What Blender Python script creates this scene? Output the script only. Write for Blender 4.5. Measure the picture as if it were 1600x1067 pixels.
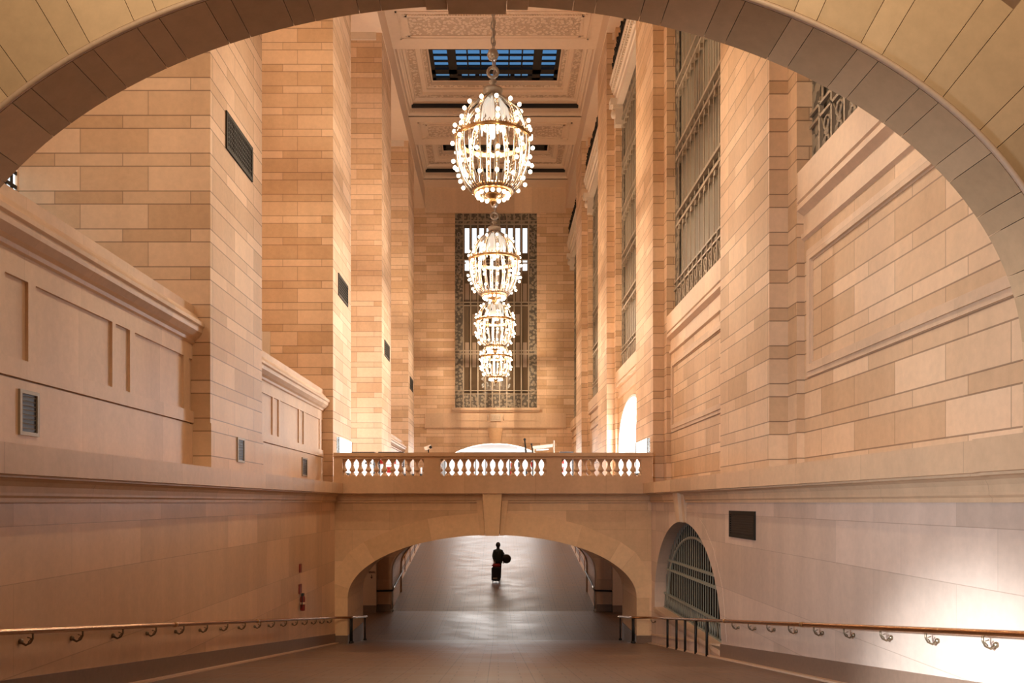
import bpy, bmesh, math, random
from mathutils import Vector, Matrix
random.seed(7)
for o in list(bpy.data.objects): bpy.data.objects.remove(o)
scn = bpy.context.scene
col = scn.collection
U = 0.8                      # metres per drawing unit
F = 1250.0                   # focal length in pixels of the 1600 px wide frame
# ------------------------------------------------------------------ camera
cam = bpy.data.cameras.new('camera'); camo = bpy.data.objects.new('camera', cam); col.objects.link(camo)
cam.sensor_fit = 'HORIZONTAL'; cam.sensor_width = 36; cam.lens = 36*F/1600
cam.shift_x = (800-777)/1600; cam.shift_y = (785-533.5)/1600
cam.clip_start = .05; cam.clip_end = 300
camo.location = (0,0,0); camo.rotation_euler = (math.radians(90),0,0)
scn.camera = camo
# ------------------------------------------------------------------ world, exposure, large lights
w = bpy.data.worlds.new('dusk_sky'); scn.world = w; w.use_nodes = True
w.node_tree.nodes['Background'].inputs[0].default_value = (.16,.36,.62,1)
w.node_tree.nodes['Background'].inputs[1].default_value = .85
scn.view_settings.view_transform = 'Standard'; scn.view_settings.look = 'None'
scn.view_settings.gamma = 1; scn.view_settings.use_curve_mapping = False
scn.view_settings.exposure = -0.28
WARM=(1,.77,.54); NEUT=(1,.86,.70); COOL=(.86,.93,1.0)
def lamp(name, kind, loc, energy, color, size=.5, aim=None, parent=None, **k):
    L = bpy.data.lights.new(name, kind); L.energy = energy; L.color = color
    if kind == 'AREA':
        L.shape = 'RECTANGLE'; L.size = size if not isinstance(size,tuple) else size[0]*U
        L.size_y = size if not isinstance(size,tuple) else size[1]*U
        L.spread = math.radians(k.get('spread',180))
    elif kind == 'SPOT':
        L.shadow_soft_size = size; L.spot_size = math.radians(k.get('cone',60)); L.spot_blend = k.get('blend',.8)
    else: L.shadow_soft_size = size
    o = bpy.data.objects.new(name, L); col.objects.link(o); o.location = Vector(loc)*U
    if aim is not None:
        o.rotation_euler = (Vector(aim)-Vector(loc)).to_track_quat('-Z','Y').to_euler()
    if parent is not None: o.parent = parent
    return o
# unseen rear lamp and left-hand cool spots added for arch face and right wall
lamp('rear_hall_light','AREA',(0,-6.5,10),520,(1,.82,.58),(8,4),aim=(0,8,9.5),spread=65)
lamp('left_cool_spot','SPOT',(-4.6,1.5,1.0),23000,(.74,.87,1.0),.25,aim=(5.74,9.7,-2.9),cone=21,blend=1)
lamp('left_cool_spot_wide','SPOT',(-4.8,4.0,.2),3800,(.72,.84,1.0),.5,aim=(5.74,14.0,-.8),cone=80,blend=1)
lamp('street_doorway_light','AREA',(6.9,37.9,3.2),1900,(.82,.90,1.0),(6,3.6),aim=(-6,37.9,7))
lamp('left_shop_light','AREA',(-9.9,37.9,3.0),420,(.88,.93,1.0),(6,3.0),aim=(-6,37.9,6))
lamp('vestibule_light','AREA',(-.2,80,5.0),1300,(1,.95,.92),(8,12),aim=(-.2,72,-2))
lamp('vestibule_glow','AREA',(-.2,69.2,4.4),330,(1,.92,.84),(6,1.2),aim=(-.2,52,-4.5))
for bx_,by_,bz_,be_ in ((-8.7,10.6,8.0,190),(-8.7,11.6,13.5,200),(-8.6,23.2,9,170),(-8.6,23.2,17,230),(-8.6,37.9,16,120),(-8.6,50.5,14,200)): lamp('left_bay_fill','POINT',(bx_,by_,bz_),be_,(1,.86,.68),.4)  # unseen fill points added to brighten the pier fronts
for px_ in (-10.9,10.6): lamp('passage_light','POINT',(px_,38.2,-2.6),70,(1,.8,.62),.15)  # unseen points added to light the side panels, leaving pier strips in shadow
# ------------------------------------------------------------------ materials
class NT:
    def __init__(s, mat): s.t = mat.node_tree; s.n = s.t.nodes; s.l = s.t.links
    def new(s, t, **k):
        n = s.n.new(t)
        for a,b in k.items(): setattr(n,a,b)
        return n
    def put(s, sock, v):
        if isinstance(v,(int,float)): sock.default_value = v
        elif isinstance(v,tuple): sock.default_value = v
        else: s.l.new(v, sock)
    def m(s, op, a, b=0.0, c=None):
        n = s.new('ShaderNodeMath', operation=op); s.put(n.inputs[0],a); s.put(n.inputs[1],b)
        if c is not None: s.put(n.inputs[2],c)
        return n.outputs[0]
    def mix(s, f, a, b, t='RGBA', bt='MIX'):
        n = s.new('ShaderNodeMix', data_type=t, blend_type=bt) if t=='RGBA' else s.new('ShaderNodeMix', data_type=t)
        i = (6,7,2) if t=='RGBA' else (2,3,0)
        s.put(n.inputs[0],f); s.put(n.inputs[i[0]],a); s.put(n.inputs[i[1]],b)
        return n.outputs[i[2]]
    def noise(s, scale, detail=3, vec=None, rough=.5):
        n = s.new('ShaderNodeTexNoise'); n.inputs['Scale'].default_value = scale; n.inputs['Detail'].default_value = detail
        n.inputs['Roughness'].default_value = rough
        if vec is not None: s.l.new(vec, n.inputs['Vector'])
        return n.outputs['Fac']
def mat_new(name):
    m = bpy.data.materials.new(name); m.use_nodes = True; nt = NT(m); b = nt.n['Principled BSDF']; return m, nt, b
def plain(name, c, rough=.6, metal=0, bump=0, bscale=30, var=.12, emit=None, es=0, spec=.5):
    m, nt, b = mat_new(name)
    pos = nt.new('ShaderNodeNewGeometry').outputs['Position']
    n = nt.noise(bscale, 3, pos)
    v = nt.m('MULTIPLY_ADD', n, var*2, 1-var)
    cc = nt.mix(1.0, (*c,1), v, bt='MULTIPLY'); nt.l.new(cc, b.inputs['Base Color'])
    b.inputs['Roughness'].default_value = rough; b.inputs['Metallic'].default_value = metal
    b.inputs['Specular IOR Level'].default_value = spec
    if emit: b.inputs['Emission Color'].default_value = (*emit,1); b.inputs['Emission Strength'].default_value = es
    if bump:
        bn = nt.new('ShaderNodeBump'); bn.inputs['Strength'].default_value = bump; bn.inputs['Distance'].default_value=.03
        nt.l.new(n, bn.inputs['Height']); nt.l.new(bn.outputs[0], b.inputs['Normal'])
    return m
def stone(name, c1, c2, tall=.53, narrow=.277, blen=1.45, z0=0.0, u0=0.0, joint=.012, jdark=.65, var=.5, rough=.55, stain=.25, offn=.75):
    """coursed ashlar: tall and narrow courses in turn, blocks toned from c1 to c2"""
    m, nt, b = mat_new(name)
    g = nt.new('ShaderNodeNewGeometry')
    sc = nt.new('ShaderNodeVectorMath', operation='SCALE'); nt.l.new(g.outputs['Position'], sc.inputs[0]); sc.inputs['Scale'].default_value = 1/U
    sx = nt.new('ShaderNodeSeparateXYZ'); nt.l.new(sc.outputs[0], sx.inputs[0]); X,Y,Z = sx.outputs
    nx = nt.new('ShaderNodeSeparateXYZ'); nt.l.new(g.outputs['True Normal'], nx.inputs[0])
    side = nt.m('GREATER_THAN', nt.m('ABSOLUTE', nx.outputs[0]), .6)
    u = nt.m('ADD', nt.mix(side, X, Y, t='FLOAT'), 100.0+u0)
    per = tall+narrow
    zz = nt.m('DIVIDE', nt.m('ADD', Z, 50*per - z0), per)
    row = nt.m('FLOOR', zz); fz = nt.m('MULTIPLY', nt.m('FRACT', zz), per)
    isN = nt.m('GREATER_THAN', fz, tall)
    # distance to horizontal joints
    dz = nt.m('MINIMUM', fz, nt.m('MINIMUM', nt.m('ABSOLUTE', nt.m('SUBTRACT', fz, tall)), nt.m('SUBTRACT', per, fz)))
    course = nt.m('ADD', nt.m('MULTIPLY', row, 2), isN)
    par = nt.m('MULTIPLY', isN, blen*offn*.5)
    uu = nt.m('DIVIDE', nt.m('ADD', u, nt.m('ADD', par, nt.m('MULTIPLY', nt.m('FLOORED_MODULO', row, 2), 0.0))), blen)
    # drop about a third of the upright joints of the narrow courses
    bi = nt.m('FLOOR', uu); fu = nt.m('MULTIPLY', nt.m('FRACT', uu), blen)
    du = nt.m('MINIMUM', fu, nt.m('SUBTRACT', blen, fu))
    cb = nt.new('ShaderNodeCombineXYZ'); nt.put(cb.inputs[0],course); nt.put(cb.inputs[1],bi); nt.put(cb.inputs[2],side)
    wn = nt.new('ShaderNodeTexWhiteNoise', noise_dimensions='3D'); nt.l.new(cb.outputs[0], wn.inputs['Vector'])
    r = wn.outputs['Value']
    jz = nt.m('LESS_THAN', dz, joint); ju = nt.m('LESS_THAN', du, joint*.8)
    jm = nt.m('MAXIMUM', jz, nt.m('MULTIPLY', ju, .7))
    big = nt.noise(.35, 3, g.outputs['Position']); fine = nt.noise(9, 5, g.outputs['Position'], .65)
    mp = nt.new('ShaderNodeVectorMath', operation='MULTIPLY'); nt.l.new(g.outputs['Position'], mp.inputs[0]); mp.inputs[1].default_value=(2.2,2.2,.25)
    streak = nt.noise(1.0, 3, mp.outputs[0])
    t = nt.m('ADD', nt.m('MULTIPLY', r, var), nt.m('MULTIPLY', big, 1-var)); 
    c = nt.mix(t, (*c1,1), (*c2,1))
    val = nt.m('ADD', nt.m('MULTIPLY_ADD', wn.outputs['Value'], .16, .88), nt.m('MULTIPLY', nt.m('SUBTRACT', fine, .5), .28))
    val = nt.m('ADD', val, nt.m('MULTIPLY', nt.m('SUBTRACT', streak, .5), stain))
    c = nt.mix(1.0, c, val, bt='MULTIPLY')
    c = nt.mix(nt.m('MULTIPLY', jm, jdark), c, (.11,.045,.02,1))
    nt.l.new(c, b.inputs['Base Color']); b.inputs['Roughness'].default_value = rough
    bn = nt.new('ShaderNodeBump'); bn.inputs['Strength'].default_value=.35; bn.inputs['Distance'].default_value=.02
    nt.l.new(nt.m('SUBTRACT', nt.m('MULTIPLY', fine, .25), jm), bn.inputs['Height']); nt.l.new(bn.outputs[0], b.inputs['Normal'])
    return m
def wedge_stone(name, c1, c2, rough=.6):
    """one tone per separate block"""
    m, nt, b = mat_new(name)
    g = nt.new('ShaderNodeNewGeometry'); r = g.outputs['Random Per Island']
    fine = nt.noise(7, 5, g.outputs['Position'], .7); big = nt.noise(.8, 2, g.outputs['Position'])
    c = nt.mix(nt.m('ADD', nt.m('MULTIPLY', r,.6), nt.m('MULTIPLY', big,.4)), (*c1,1), (*c2,1))
    v = nt.m('ADD', nt.m('MULTIPLY_ADD', r, .12, .9), nt.m('MULTIPLY', nt.m('SUBTRACT', fine, .5), .35))
    nt.l.new(nt.mix(1.0, c, v, bt='MULTIPLY'), b.inputs['Base Color']); b.inputs['Roughness'].default_value = rough
    return m
SA=(.60,.355,.175); SB=(.78,.57,.39)
M = {}
M['ashlar'] = stone('ashlar_stone', SA, SB, z0=7.447, u0=.245)
M['ashlar_right'] = stone('ashlar_stone_right', SA, (.80,.58,.38), z0=7.374, u0=.3)
M['slabs'] = stone('large_slab_stone', (.60,.37,.21), (.72,.47,.29), tall=1.15, narrow=.72, blen=2.2, z0=-.30, joint=.006, jdark=.3, var=.55, rough=.42, stain=.3)
M['slabs_right'] = stone('greyer_slab_stone', (.56,.405,.30), (.66,.49,.38), tall=1.15, narrow=.72, blen=2.2, z0=-.30, joint=.006, jdark=.3, var=.55, rough=.42, stain=.3)
M['slabs_bridge'] = stone('bridge_slab_stone', (.68,.42,.23), (.80,.54,.32), tall=1.15, narrow=.72, blen=2.2, z0=-.30, joint=.006, jdark=.3, var=.55, rough=.5, stain=.2)
M['band'] = stone('band_stone', (.62,.39,.22), (.70,.47,.29), tall=9.0, narrow=9.0, blen=2.6, z0=-4, joint=.007, jdark=.4, rough=.5)
M['panelst'] = stone('parapet_stone', (.64,.43,.27), (.74,.53,.35), tall=9.0, narrow=9.0, blen=1.5, z0=-4, joint=.005, jdark=.25, rough=.5)
M['wedge'] = wedge_stone('arch_block_stone', (.56,.37,.20), (.66,.45,.26))
M['wedge_bridge'] = wedge_stone('bridge_block_stone', (.72,.45,.24), (.82,.55,.32))
M['mortar'] = plain('dark_mortar', (.24,.14,.08), .9)
M['dado'] = plain('brown_base_stone', (.19,.115,.075), .4, bscale=14, var=.2)
M['curb'] = plain('pale_kerb_stone', (.62,.42,.28), .4)
M['plaster'] = plain('moulded_ceiling_plaster', (.72,.54,.385), .6, bscale=6, var=.06)
M['white_stone'] = plain('pale_carved_stone', (.68,.55,.42), .55, bscale=5, var=.08)
M['orn'] = None
def ornament(name, c, cd, scale, dist=.06):
    m, nt, b = mat_new(name)
    pos = nt.new('ShaderNodeNewGeometry').outputs['Position']
    v = nt.new('ShaderNodeTexVoronoi', feature='F1'); v.inputs['Scale'].default_value = scale; nt.l.new(pos, v.inputs['Vector'])
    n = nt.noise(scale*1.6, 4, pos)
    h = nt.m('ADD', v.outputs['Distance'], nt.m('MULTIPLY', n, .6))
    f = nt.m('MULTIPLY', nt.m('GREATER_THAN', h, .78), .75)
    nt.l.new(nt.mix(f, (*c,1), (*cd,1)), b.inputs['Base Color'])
    bn = nt.new('ShaderNodeBump'); bn.inputs['Strength'].default_value=.9; bn.inputs['Distance'].default_value=dist; bn.invert=True
    nt.l.new(h, bn.inputs['Height']); nt.l.new(bn.outputs[0], b.inputs['Normal']); b.inputs['Roughness'].default_value=.6
    return m
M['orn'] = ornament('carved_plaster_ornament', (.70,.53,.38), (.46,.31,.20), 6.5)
M['orn_bronze'] = ornament('pierced_bronze_ornament', (.27,.22,.155), (.04,.033,.025), 5.0, .05)
M['bronze'] = plain('dark_bronze', (.022,.018,.013), .6, .2, spec=.2)
M['bronze_pale'] = plain('pale_painted_bronze', (.34,.27,.19), .5, .2)
M['bronze_mid'] = plain('brown_vent_metal', (.12,.085,.055), .6, .2)
M['iron'] = plain('black_iron', (.02,.018,.015), .45, .5)
M['grille_green'] = plain('grey_green_iron', (.34,.35,.29), .45, .2)
M['brass'] = plain('worn_brass', (.50,.27,.13), .25, 1, bscale=20, var=.25)
M['bracket'] = plain('aged_bracket_metal', (.22,.16,.10), .35, .8)
M['gold'] = plain('gilded_metal', (.42,.25,.11), .35, .9)
M['silver'] = plain('nickel_metal', (.36,.32,.28), .35, .6)
M['glass_dark'] = plain('olive_window_glass', (.20,.165,.115), .6, 0, bscale=2, var=.1)
M['glass_end'] = plain('dim_window_glass', (.11,.075,.045), .06, 0, bscale=2, var=.1, spec=.9)
M['sky_pane'] = plain('bright_pane', (.5,.6,.7), .3, emit=(.85,.95,1), es=1.5)
M['lit_white'] = plain('lit_white_panel', (.8,.8,.8), .5, emit=(1,.97,.93), es=1.25)
M['lit_cool'] = plain('lit_cool_panel', (.8,.8,.8), .5, emit=(.93,.97,1), es=2.2)
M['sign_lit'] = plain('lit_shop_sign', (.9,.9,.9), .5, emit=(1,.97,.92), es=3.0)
M['white_paint'] = plain('white_paint', (.80,.78,.76), .5, var=.04)
M['dark_red'] = plain('dark_red_enamel', (.20,.018,.012), .4)
M['red'] = plain('red_paint', (.45,.02,.015), .4)
M['black'] = plain('black_plastic', (.012,.012,.012), .5)
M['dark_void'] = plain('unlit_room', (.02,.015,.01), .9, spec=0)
M['bulb'] = plain('lit_bulb', (1,1,1), .5, emit=(1,.80,.55), es=14, var=0)
M['core'] = plain('lit_frosted_glass', (.16,.14,.12), .4, emit=(1,.86,.70), es=.8, var=.05)
M['skin'] = plain('skin', (.55,.30,.2), .5)
M['coat'] = plain('dark_green_coat', (.012,.022,.018), .75, bump=.3, bscale=14, var=.3)
M['trousers'] = plain('black_cloth', (.010,.010,.012), .8)
M['hair'] = plain('dark_hair', (.012,.006,.004), .6)
M['text'] = plain('brown_lettering', (.10,.04,.025), .6)
# glass of the skylight
def glass_mat():
    m, nt, b = mat_new('skylight_glass')
    b.inputs['Base Color'].default_value=(.75,.88,1,1); b.inputs['Roughness'].default_value=.08
    b.inputs['Transmission Weight'].default_value=1; b.inputs['IOR'].default_value=1.02
    return m
M['glass'] = glass_mat()
def floor_mat():
    m, nt, b = mat_new('worn_floor_slabs')
    g = nt.new('ShaderNodeNewGeometry')
    sc = nt.new('ShaderNodeVectorMath', operation='SCALE'); nt.l.new(g.outputs['Position'], sc.inputs[0]); sc.inputs['Scale'].default_value=1/U
    sx = nt.new('ShaderNodeSeparateXYZ'); nt.l.new(sc.outputs[0], sx.inputs[0]); X,Y,Z = sx.outputs
    W_,L_ = .82,.41
    yy = nt.m('DIVIDE', nt.m('ADD', Y, 50), L_); ri = nt.m('FLOOR', yy); fy = nt.m('MULTIPLY', nt.m('FRACT', yy), L_)
    xx = nt.m('DIVIDE', nt.m('ADD', nt.m('ADD', X, 50), nt.m('MULTIPLY', nt.m('FLOORED_MODULO', ri, 2), .41)), W_)
    ci = nt.m('FLOOR', xx); fx = nt.m('MULTIPLY', nt.m('FRACT', xx), W_)
    d = nt.m('MINIMUM', nt.m('MINIMUM', fx, nt.m('SUBTRACT', W_, fx)), nt.m('MINIMUM', fy, nt.m('SUBTRACT', L_, fy)))
    # long joints that run up the ramp every two slabs
    lx = nt.m('FRACT', nt.m('DIVIDE', nt.m('ADD', X, 50.2), .82)); lj = nt.m('LESS_THAN', nt.m('MULTIPLY', lx, .82), .02)
    jm = nt.m('MAXIMUM', nt.m('LESS_THAN', d, .010), lj)
    cb = nt.new('ShaderNodeCombineXYZ'); nt.put(cb.inputs[0],ri); nt.put(cb.inputs[1],ci)
    wn = nt.new('ShaderNodeTexWhiteNoise', noise_dimensions='3D'); nt.l.new(cb.outputs[0], wn.inputs['Vector']); r = wn.outputs['Value']
    fine = nt.noise(12, 4, g.outputs['Position']); big = nt.noise(.5, 3, g.outputs['Position'])
    c = nt.mix(r, (.15,.088,.055,1), (.21,.128,.082,1))
    v = nt.m('ADD', nt.m('MULTIPLY', fine, .35), nt.m('MULTIPLY_ADD', big, .5, .60))
    c = nt.mix(1.0, c, v, bt='MULTIPLY'); c = nt.mix(nt.m('MULTIPLY', jm, .65), c, (.03,.015,.01,1))
    nt.l.new(c, b.inputs['Base Color'])
    rr = nt.m('ADD', nt.m('MULTIPLY_ADD', r, .08, .33), nt.m('MULTIPLY', big, .14)); nt.l.new(rr, b.inputs['Roughness'])
    b.inputs['Specular IOR Level'].default_value=.55
    bn = nt.new('ShaderNodeBump'); bn.inputs['Strength'].default_value=.25; bn.inputs['Distance'].default_value=.01
    nt.l.new(nt.m('SUBTRACT', nt.m('MULTIPLY', fine,.5), jm), bn.inputs['Height']); nt.l.new(bn.outputs[0], b.inputs['Normal'])
    return m
M['floor'] = floor_mat()
# ------------------------------------------------------------------ mesh builder (drawing units in, metres out)
class MB:
    def __init__(s): s.b = bmesh.new()
    def face(s, pts, mi=0):
        f = s.b.faces.new([s.b.verts.new(p) for p in pts]); f.material_index = mi; return f
    def box(s, x0,x1,y0,y1,z0,z1, mi=0):
        v = [s.b.verts.new((x,y,z)) for x in (x0,x1) for y in (y0,y1) for z in (z0,z1)]
        for q in ((0,1,3,2),(4,6,7,5),(0,4,5,1),(2,3,7,6),(0,2,6,4),(1,5,7,3)):
            f = s.b.faces.new([v[i] for i in q]); f.material_index = mi
        return s
    def hexa(s, a, b_, mi=0):
        """a, b_: two matching quads (4 points each) -> closed solid"""
        va=[s.b.verts.new(p) for p in a]; vb=[s.b.verts.new(p) for p in b_]; n=len(va)
        fs=[va[::-1],vb]+[[va[i],va[(i+1)%n],vb[(i+1)%n],vb[i]] for i in range(n)]
        for q in fs:
            f=s.b.faces.new(q); f.material_index=mi
        return s
    def sweep(s, prof, path_pts, frame, mi=0, cap=True):
        """prof: list of (a,b); frame(p, a, b) -> 3D point"""
        rings=[[s.b.verts.new(frame(p,a,b_)) for a,b_ in prof] for p in path_pts]
        n=len(prof)
        for r0,r1 in zip(rings,rings[1:]):
            for i in range(n):
                f=s.b.faces.new([r0[i],r0[(i+1)%n],r1[(i+1)%n],r1[i]]); f.material_index=mi
        if cap:
            for r in (rings[0][::-1],rings[-1]):
                f=s.b.faces.new(r); f.material_index=mi
        return s
    def tube(s, pts, r, n=8, mi=0, cap=True, closed=False, smooth=True):
        pts=[Vector(p) for p in pts]; m=len(pts); rings=[]
        up=None
        for i,p in enumerate(pts):
            if closed: d=(pts[(i+1)%m]-pts[i-1])
            else: d=(pts[min(i+1,m-1)]-pts[max(i-1,0)])
            d.normalize()
            if up is None: up = Vector((0,0,1)) if abs(d.z)<.9 else Vector((1,0,0))
            a=d.cross(up); 
            if a.length<1e-4: a=d.cross(Vector((1,0,0)))
            a.normalize(); bb=a.cross(d).normalized(); up=bb
            rr=r[i] if isinstance(r,(list,tuple)) else r
            rings.append([s.b.verts.new(p+a*math.cos(2*math.pi*k/n)*rr+bb*math.sin(2*math.pi*k/n)*rr) for k in range(n)])
        pr=list(zip(rings,rings[1:]))+([(rings[-1],rings[0])] if closed else [])
        for r0,r1 in pr:
            for k in range(n):
                f=s.b.faces.new([r0[k],r0[(k+1)%n],r1[(k+1)%n],r1[k]]); f.material_index=mi; f.smooth=smooth
        if cap and not closed:
            for r_ in (rings[0][::-1],rings[-1]):
                f=s.b.faces.new(r_); f.material_index=mi
        return s
    def lathe(s, prof, c=(0,0,0), n=24, mi=0, smooth=True, cap=True):
        rings=[[s.b.verts.new((c[0]+r*math.cos(2*math.pi*k/n),c[1]+r*math.sin(2*math.pi*k/n),c[2]+z)) for k in range(n)] for r,z in prof]
        for r0,r1 in zip(rings,rings[1:]):
            for k in range(n):
                f=s.b.faces.new([r0[k],r0[(k+1)%n],r1[(k+1)%n],r1[k]]); f.material_index=mi; f.smooth=smooth
        if cap:
            for r_ in (rings[0][::-1],rings[-1]):
                f=s.b.faces.new(r_); f.material_index=mi
        else:       # closed ring: join the last loop to the first
            for k in range(n):
                f=s.b.faces.new([rings[-1][k],rings[-1][(k+1)%n],rings[0][(k+1)%n],rings[0][k]]); f.material_index=mi
        return s
    def sphere(s, c, r, n=10, mi=0, sz=1.0):
        k=n//2+1
        return s.lathe([(max(r*math.sin(math.pi*i/k),.001*r),-r*sz*math.cos(math.pi*i/k)) for i in range(k+1)], c, n, mi)
    def build(s, name, mats, parent=None, origin=(0,0,0)):
        if not isinstance(mats,(list,tuple)): mats=[mats]
        bmesh.ops.recalc_face_normals(s.b, faces=s.b.faces)
        og=Vector(origin)
        for v in s.b.verts: v.co=(v.co-og)*U
        me=bpy.data.meshes.new(name); s.b.to_mesh(me); s.b.free()
        for m_ in mats: me.materials.append(m_)
        o=bpy.data.objects.new(name, me); col.objects.link(o)
        if parent is not None:
            o.parent=parent; o.location=og*U-ORG[parent.name]
        else: o.location=og*U
        ORG[o.name]=og*U
        return o
ORG={}
def tag(o,label=None,cat=None,group=None,kind=None):
    if label: o['label']=label
    if cat: o['category']=cat
    if group: o['group']=group
    if kind: o['kind']=kind
    return o
def empty(name,loc,label=None,cat=None,group=None,kind=None,rz=0):
    o=bpy.data.objects.new(name,None); col.objects.link(o); o.location=Vector(loc)*U; o.rotation_euler=(0,0,rz)
    o.empty_display_size=.2; ORG[o.name]=Vector(loc)*U
    return tag(o,label,cat,group,kind)
def copy_tree(o,parent=None):
    c=o.copy(); col.objects.link(c)
    if parent is not None: c.parent=parent
    for ch in list(o.children): copy_tree(ch,c)
    return c
def struct(o): o['kind']='structure'; return o
# ------------------------------------------------------------------ key planes
XC=-.16; XL,XR=-6.12,5.80            # faces of the piers
WL,WR=-6.05,5.74                     # lower walls
PY=[(4.4,8.12),(17.06,20.8),(29.80,33.45),(42.4,46.1),(55.05,58.75)]
YE=67.7; ZB=24.9; ZC=26.6; ZL=.70
PX=-10.22                             # rear wall of the left bays
def ramp(y):
    if y<33.2: return -1.21-.1354*y
    if y<42.0: return -5.705
    return -5.705+.135*(y-42.0)
# ------------------------------------------------------------------ floor
f=MB()
def fl(x0,x1,y0,y1):
    a,b_=(ramp(y0) if y0!=42.0 else -5.705),ramp(y1)
    f.hexa([(x0,y0,a),(x1,y0,a),(x1,y1,b_),(x0,y1,b_)],[(x0,y0,a-.5),(x1,y0,a-.5),(x1,y1,b_-.5),(x0,y1,b_-.5)])
fl(-6.6,6.4,-8,33.2); fl(-13,13,33.2,42.0); fl(-6.6,6.4,42.0,95)
struct(f.build('floor',M['floor']))
# ------------------------------------------------------------------ arches
def ell(t,a,b_): return (a*math.cos(t),b_*math.sin(t))
def arc_table(a,b_,n=2000):
    tt=[math.pi/2*i/n for i in range(n+1)]; L=[0]
    for i in range(n):
        p=ell(math.pi/2-tt[i],a,b_); q=ell(math.pi/2-tt[i+1],a,b_); L.append(L[-1]+math.hypot(p[0]-q[0],p[1]-q[1]))
    return tt,L
def t_at(s_,tab):
    tt,L=tab
    if s_>=L[-1]: return 0.0
    lo,hi=0,len(L)-1
    while hi-lo>1:
        m_=(lo+hi)//2
        if L[m_]<s_: lo=m_
        else: hi=m_
    fr=(s_-L[lo])/max(L[hi]-L[lo],1e-9)
    return math.pi/2-(tt[lo]+fr*(tt[hi]-tt[lo]))
def wedges(mb,xc,zc,a,b_,d0,d1,widths,key,thick,place,gap=.010,zmax=None):
    """ring of separate arch blocks; place(u, z, d) -> point.  widths cycle outwards from the keystone"""
    tab=arc_table(a,b_); tot=tab[1][-1]
    s_=key; k=0; spans=[]
    while s_<tot-.05:
        e=min(s_+widths[k%len(widths)],tot)
        if tot-e<.15: e=tot
        spans.append((s_,e,thick[k%len(thick)] if isinstance(thick,(list,tuple)) else thick)); s_=e; k+=1
    for sg in (1,-1):
        for (s0,s1,th) in spans:
            n=max(2,int((s1-s0)/.12)); ins=[];out=[]
            for i in range(n+1):
                q=s0+gap/2+(s1-s0-gap)*i/n; t=t_at(q,tab)
                x,z=ell(t,a,b_); nx,nz=math.cos(t)/a,math.sin(t)/b_; l=math.hypot(nx,nz); nx/=l;nz/=l
                ins.append((xc+sg*x,zc+z)); 
            t0=t_at(s0+gap/2,tab); t1=t_at(s1-gap/2,tab)
            for t,wi in ((t0,0),(t1,-1)):
                nx,nz=math.cos(t)/a,math.sin(t)/b_; l=math.hypot(nx,nz); nx/=l;nz/=l
                out.append((ins[wi][0]+sg*nx*th, ins[wi][1]+nz*th))
            outs=[(out[0][0]+(out[1][0]-out[0][0])*i/n, out[0][1]+(out[1][1]-out[0][1])*i/n) for i in range(n+1)]
            fr=[place(u,z,d0) for u,z in ins]; fo=[place(u,z,d0) for u,z in outs]
            br=[place(u,z,d1) for u,z in ins]; bo=[place(u,z,d1) for u,z in outs]
            V=lambda L_: [mb.b.verts.new(p) for p in L_]
            fr,fo,br,bo=V(fr),V(fo),V(br),V(bo)
            for i in range(n):
                for q in ([fr[i],fr[i+1],fo[i+1],fo[i]],[br[i],bo[i],bo[i+1],br[i+1]],[fr[i],br[i],br[i+1],fr[i+1]],[fo[i],fo[i+1],bo[i+1],bo[i]]):
                    mb.b.faces.new(q)
            mb.b.faces.new([fr[0],fo[0],bo[0],br[0]]); mb.b.faces.new([fr[n],br[n],bo[n],fo[n]])
def arch_pts(xc,zc,a,b_,zb,n=48):
    p=[(xc-a,zb)]+[(xc+a*math.cos(math.pi-math.pi*i/n),zc+b_*math.sin(math.pi-math.pi*i/n)) for i in range(n+1)]+[(xc+a,zb)]
    return p
def arch_wall(mb,u0,u1,z0,z1,xc,zc,a,b_,zb,d0,d1,place,mi=0,backs=True):
    """wall from u0..u1, z0..z1, thick d0..d1, pierced by an arch"""
    P=arch_pts(xc,zc,a,b_,zb)
    for d in ((d0,d1) if backs else (d0,)):
        if u0<xc-a: mb.face([place(u0,zb,d),place(xc-a,zb,d),place(xc-a,z1,d),place(u0,z1,d)],mi)
        if u1>xc+a: mb.face([place(xc+a,zb,d),place(u1,zb,d),place(u1,z1,d),place(xc+a,z1,d)],mi)
        if z0<zb: mb.face([place(u0,z0,d),place(u1,z0,d),place(u1,zb,d),place(u0,zb,d)],mi)
        for p,q in zip(P[1:-2],P[2:-1]): mb.face([place(p[0],p[1],d),place(q[0],q[1],d),place(q[0],z1,d),place(p[0],z1,d)],mi)
    for p,q in zip(P,P[1:]): mb.face([place(p[0],p[1],d0),place(q[0],q[1],d0),place(q[0],q[1],d1),place(p[0],p[1],d1)],mi)
    if z0<zb: mb.face([place(xc-a,zb,d0),place(xc+a,zb,d0),place(xc+a,zb,d1),place(xc-a,zb,d1)],mi)
fy=lambda u,z,d:(u,d,z)
sx_=lambda u,z,d:(d,u,z)
# near arch
AX,AZ,AA,AB=-.22,1.55,5.96,3.88
mb=MB()
arch_wall(mb,-16,16,ZL,30,AX,AZ,AA+.14,AB+.14,ZL,8.03,8.72,fy)
mb.box(5.87,16,7.9,8.72,ZL-.2,.72); 
struct(mb.build('wall_near_arch',M['mortar']))
mb=MB()
wedges(mb,AX,AZ,AA,AB,8.0,8.74,(.49,.24),.555,(1.75,1.75,1.2,1.2),fy,gap=.007)
for sg in (-1,1):   # jamb blocks below the spring
    for z0,z1 in ((.72,1.19),(1.2,1.54)):
        xx=AX+sg*AA; mb.box(min(xx,xx+sg*1.5),max(xx,xx+sg*1.5),8.0,8.74,z0,z1)
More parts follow.
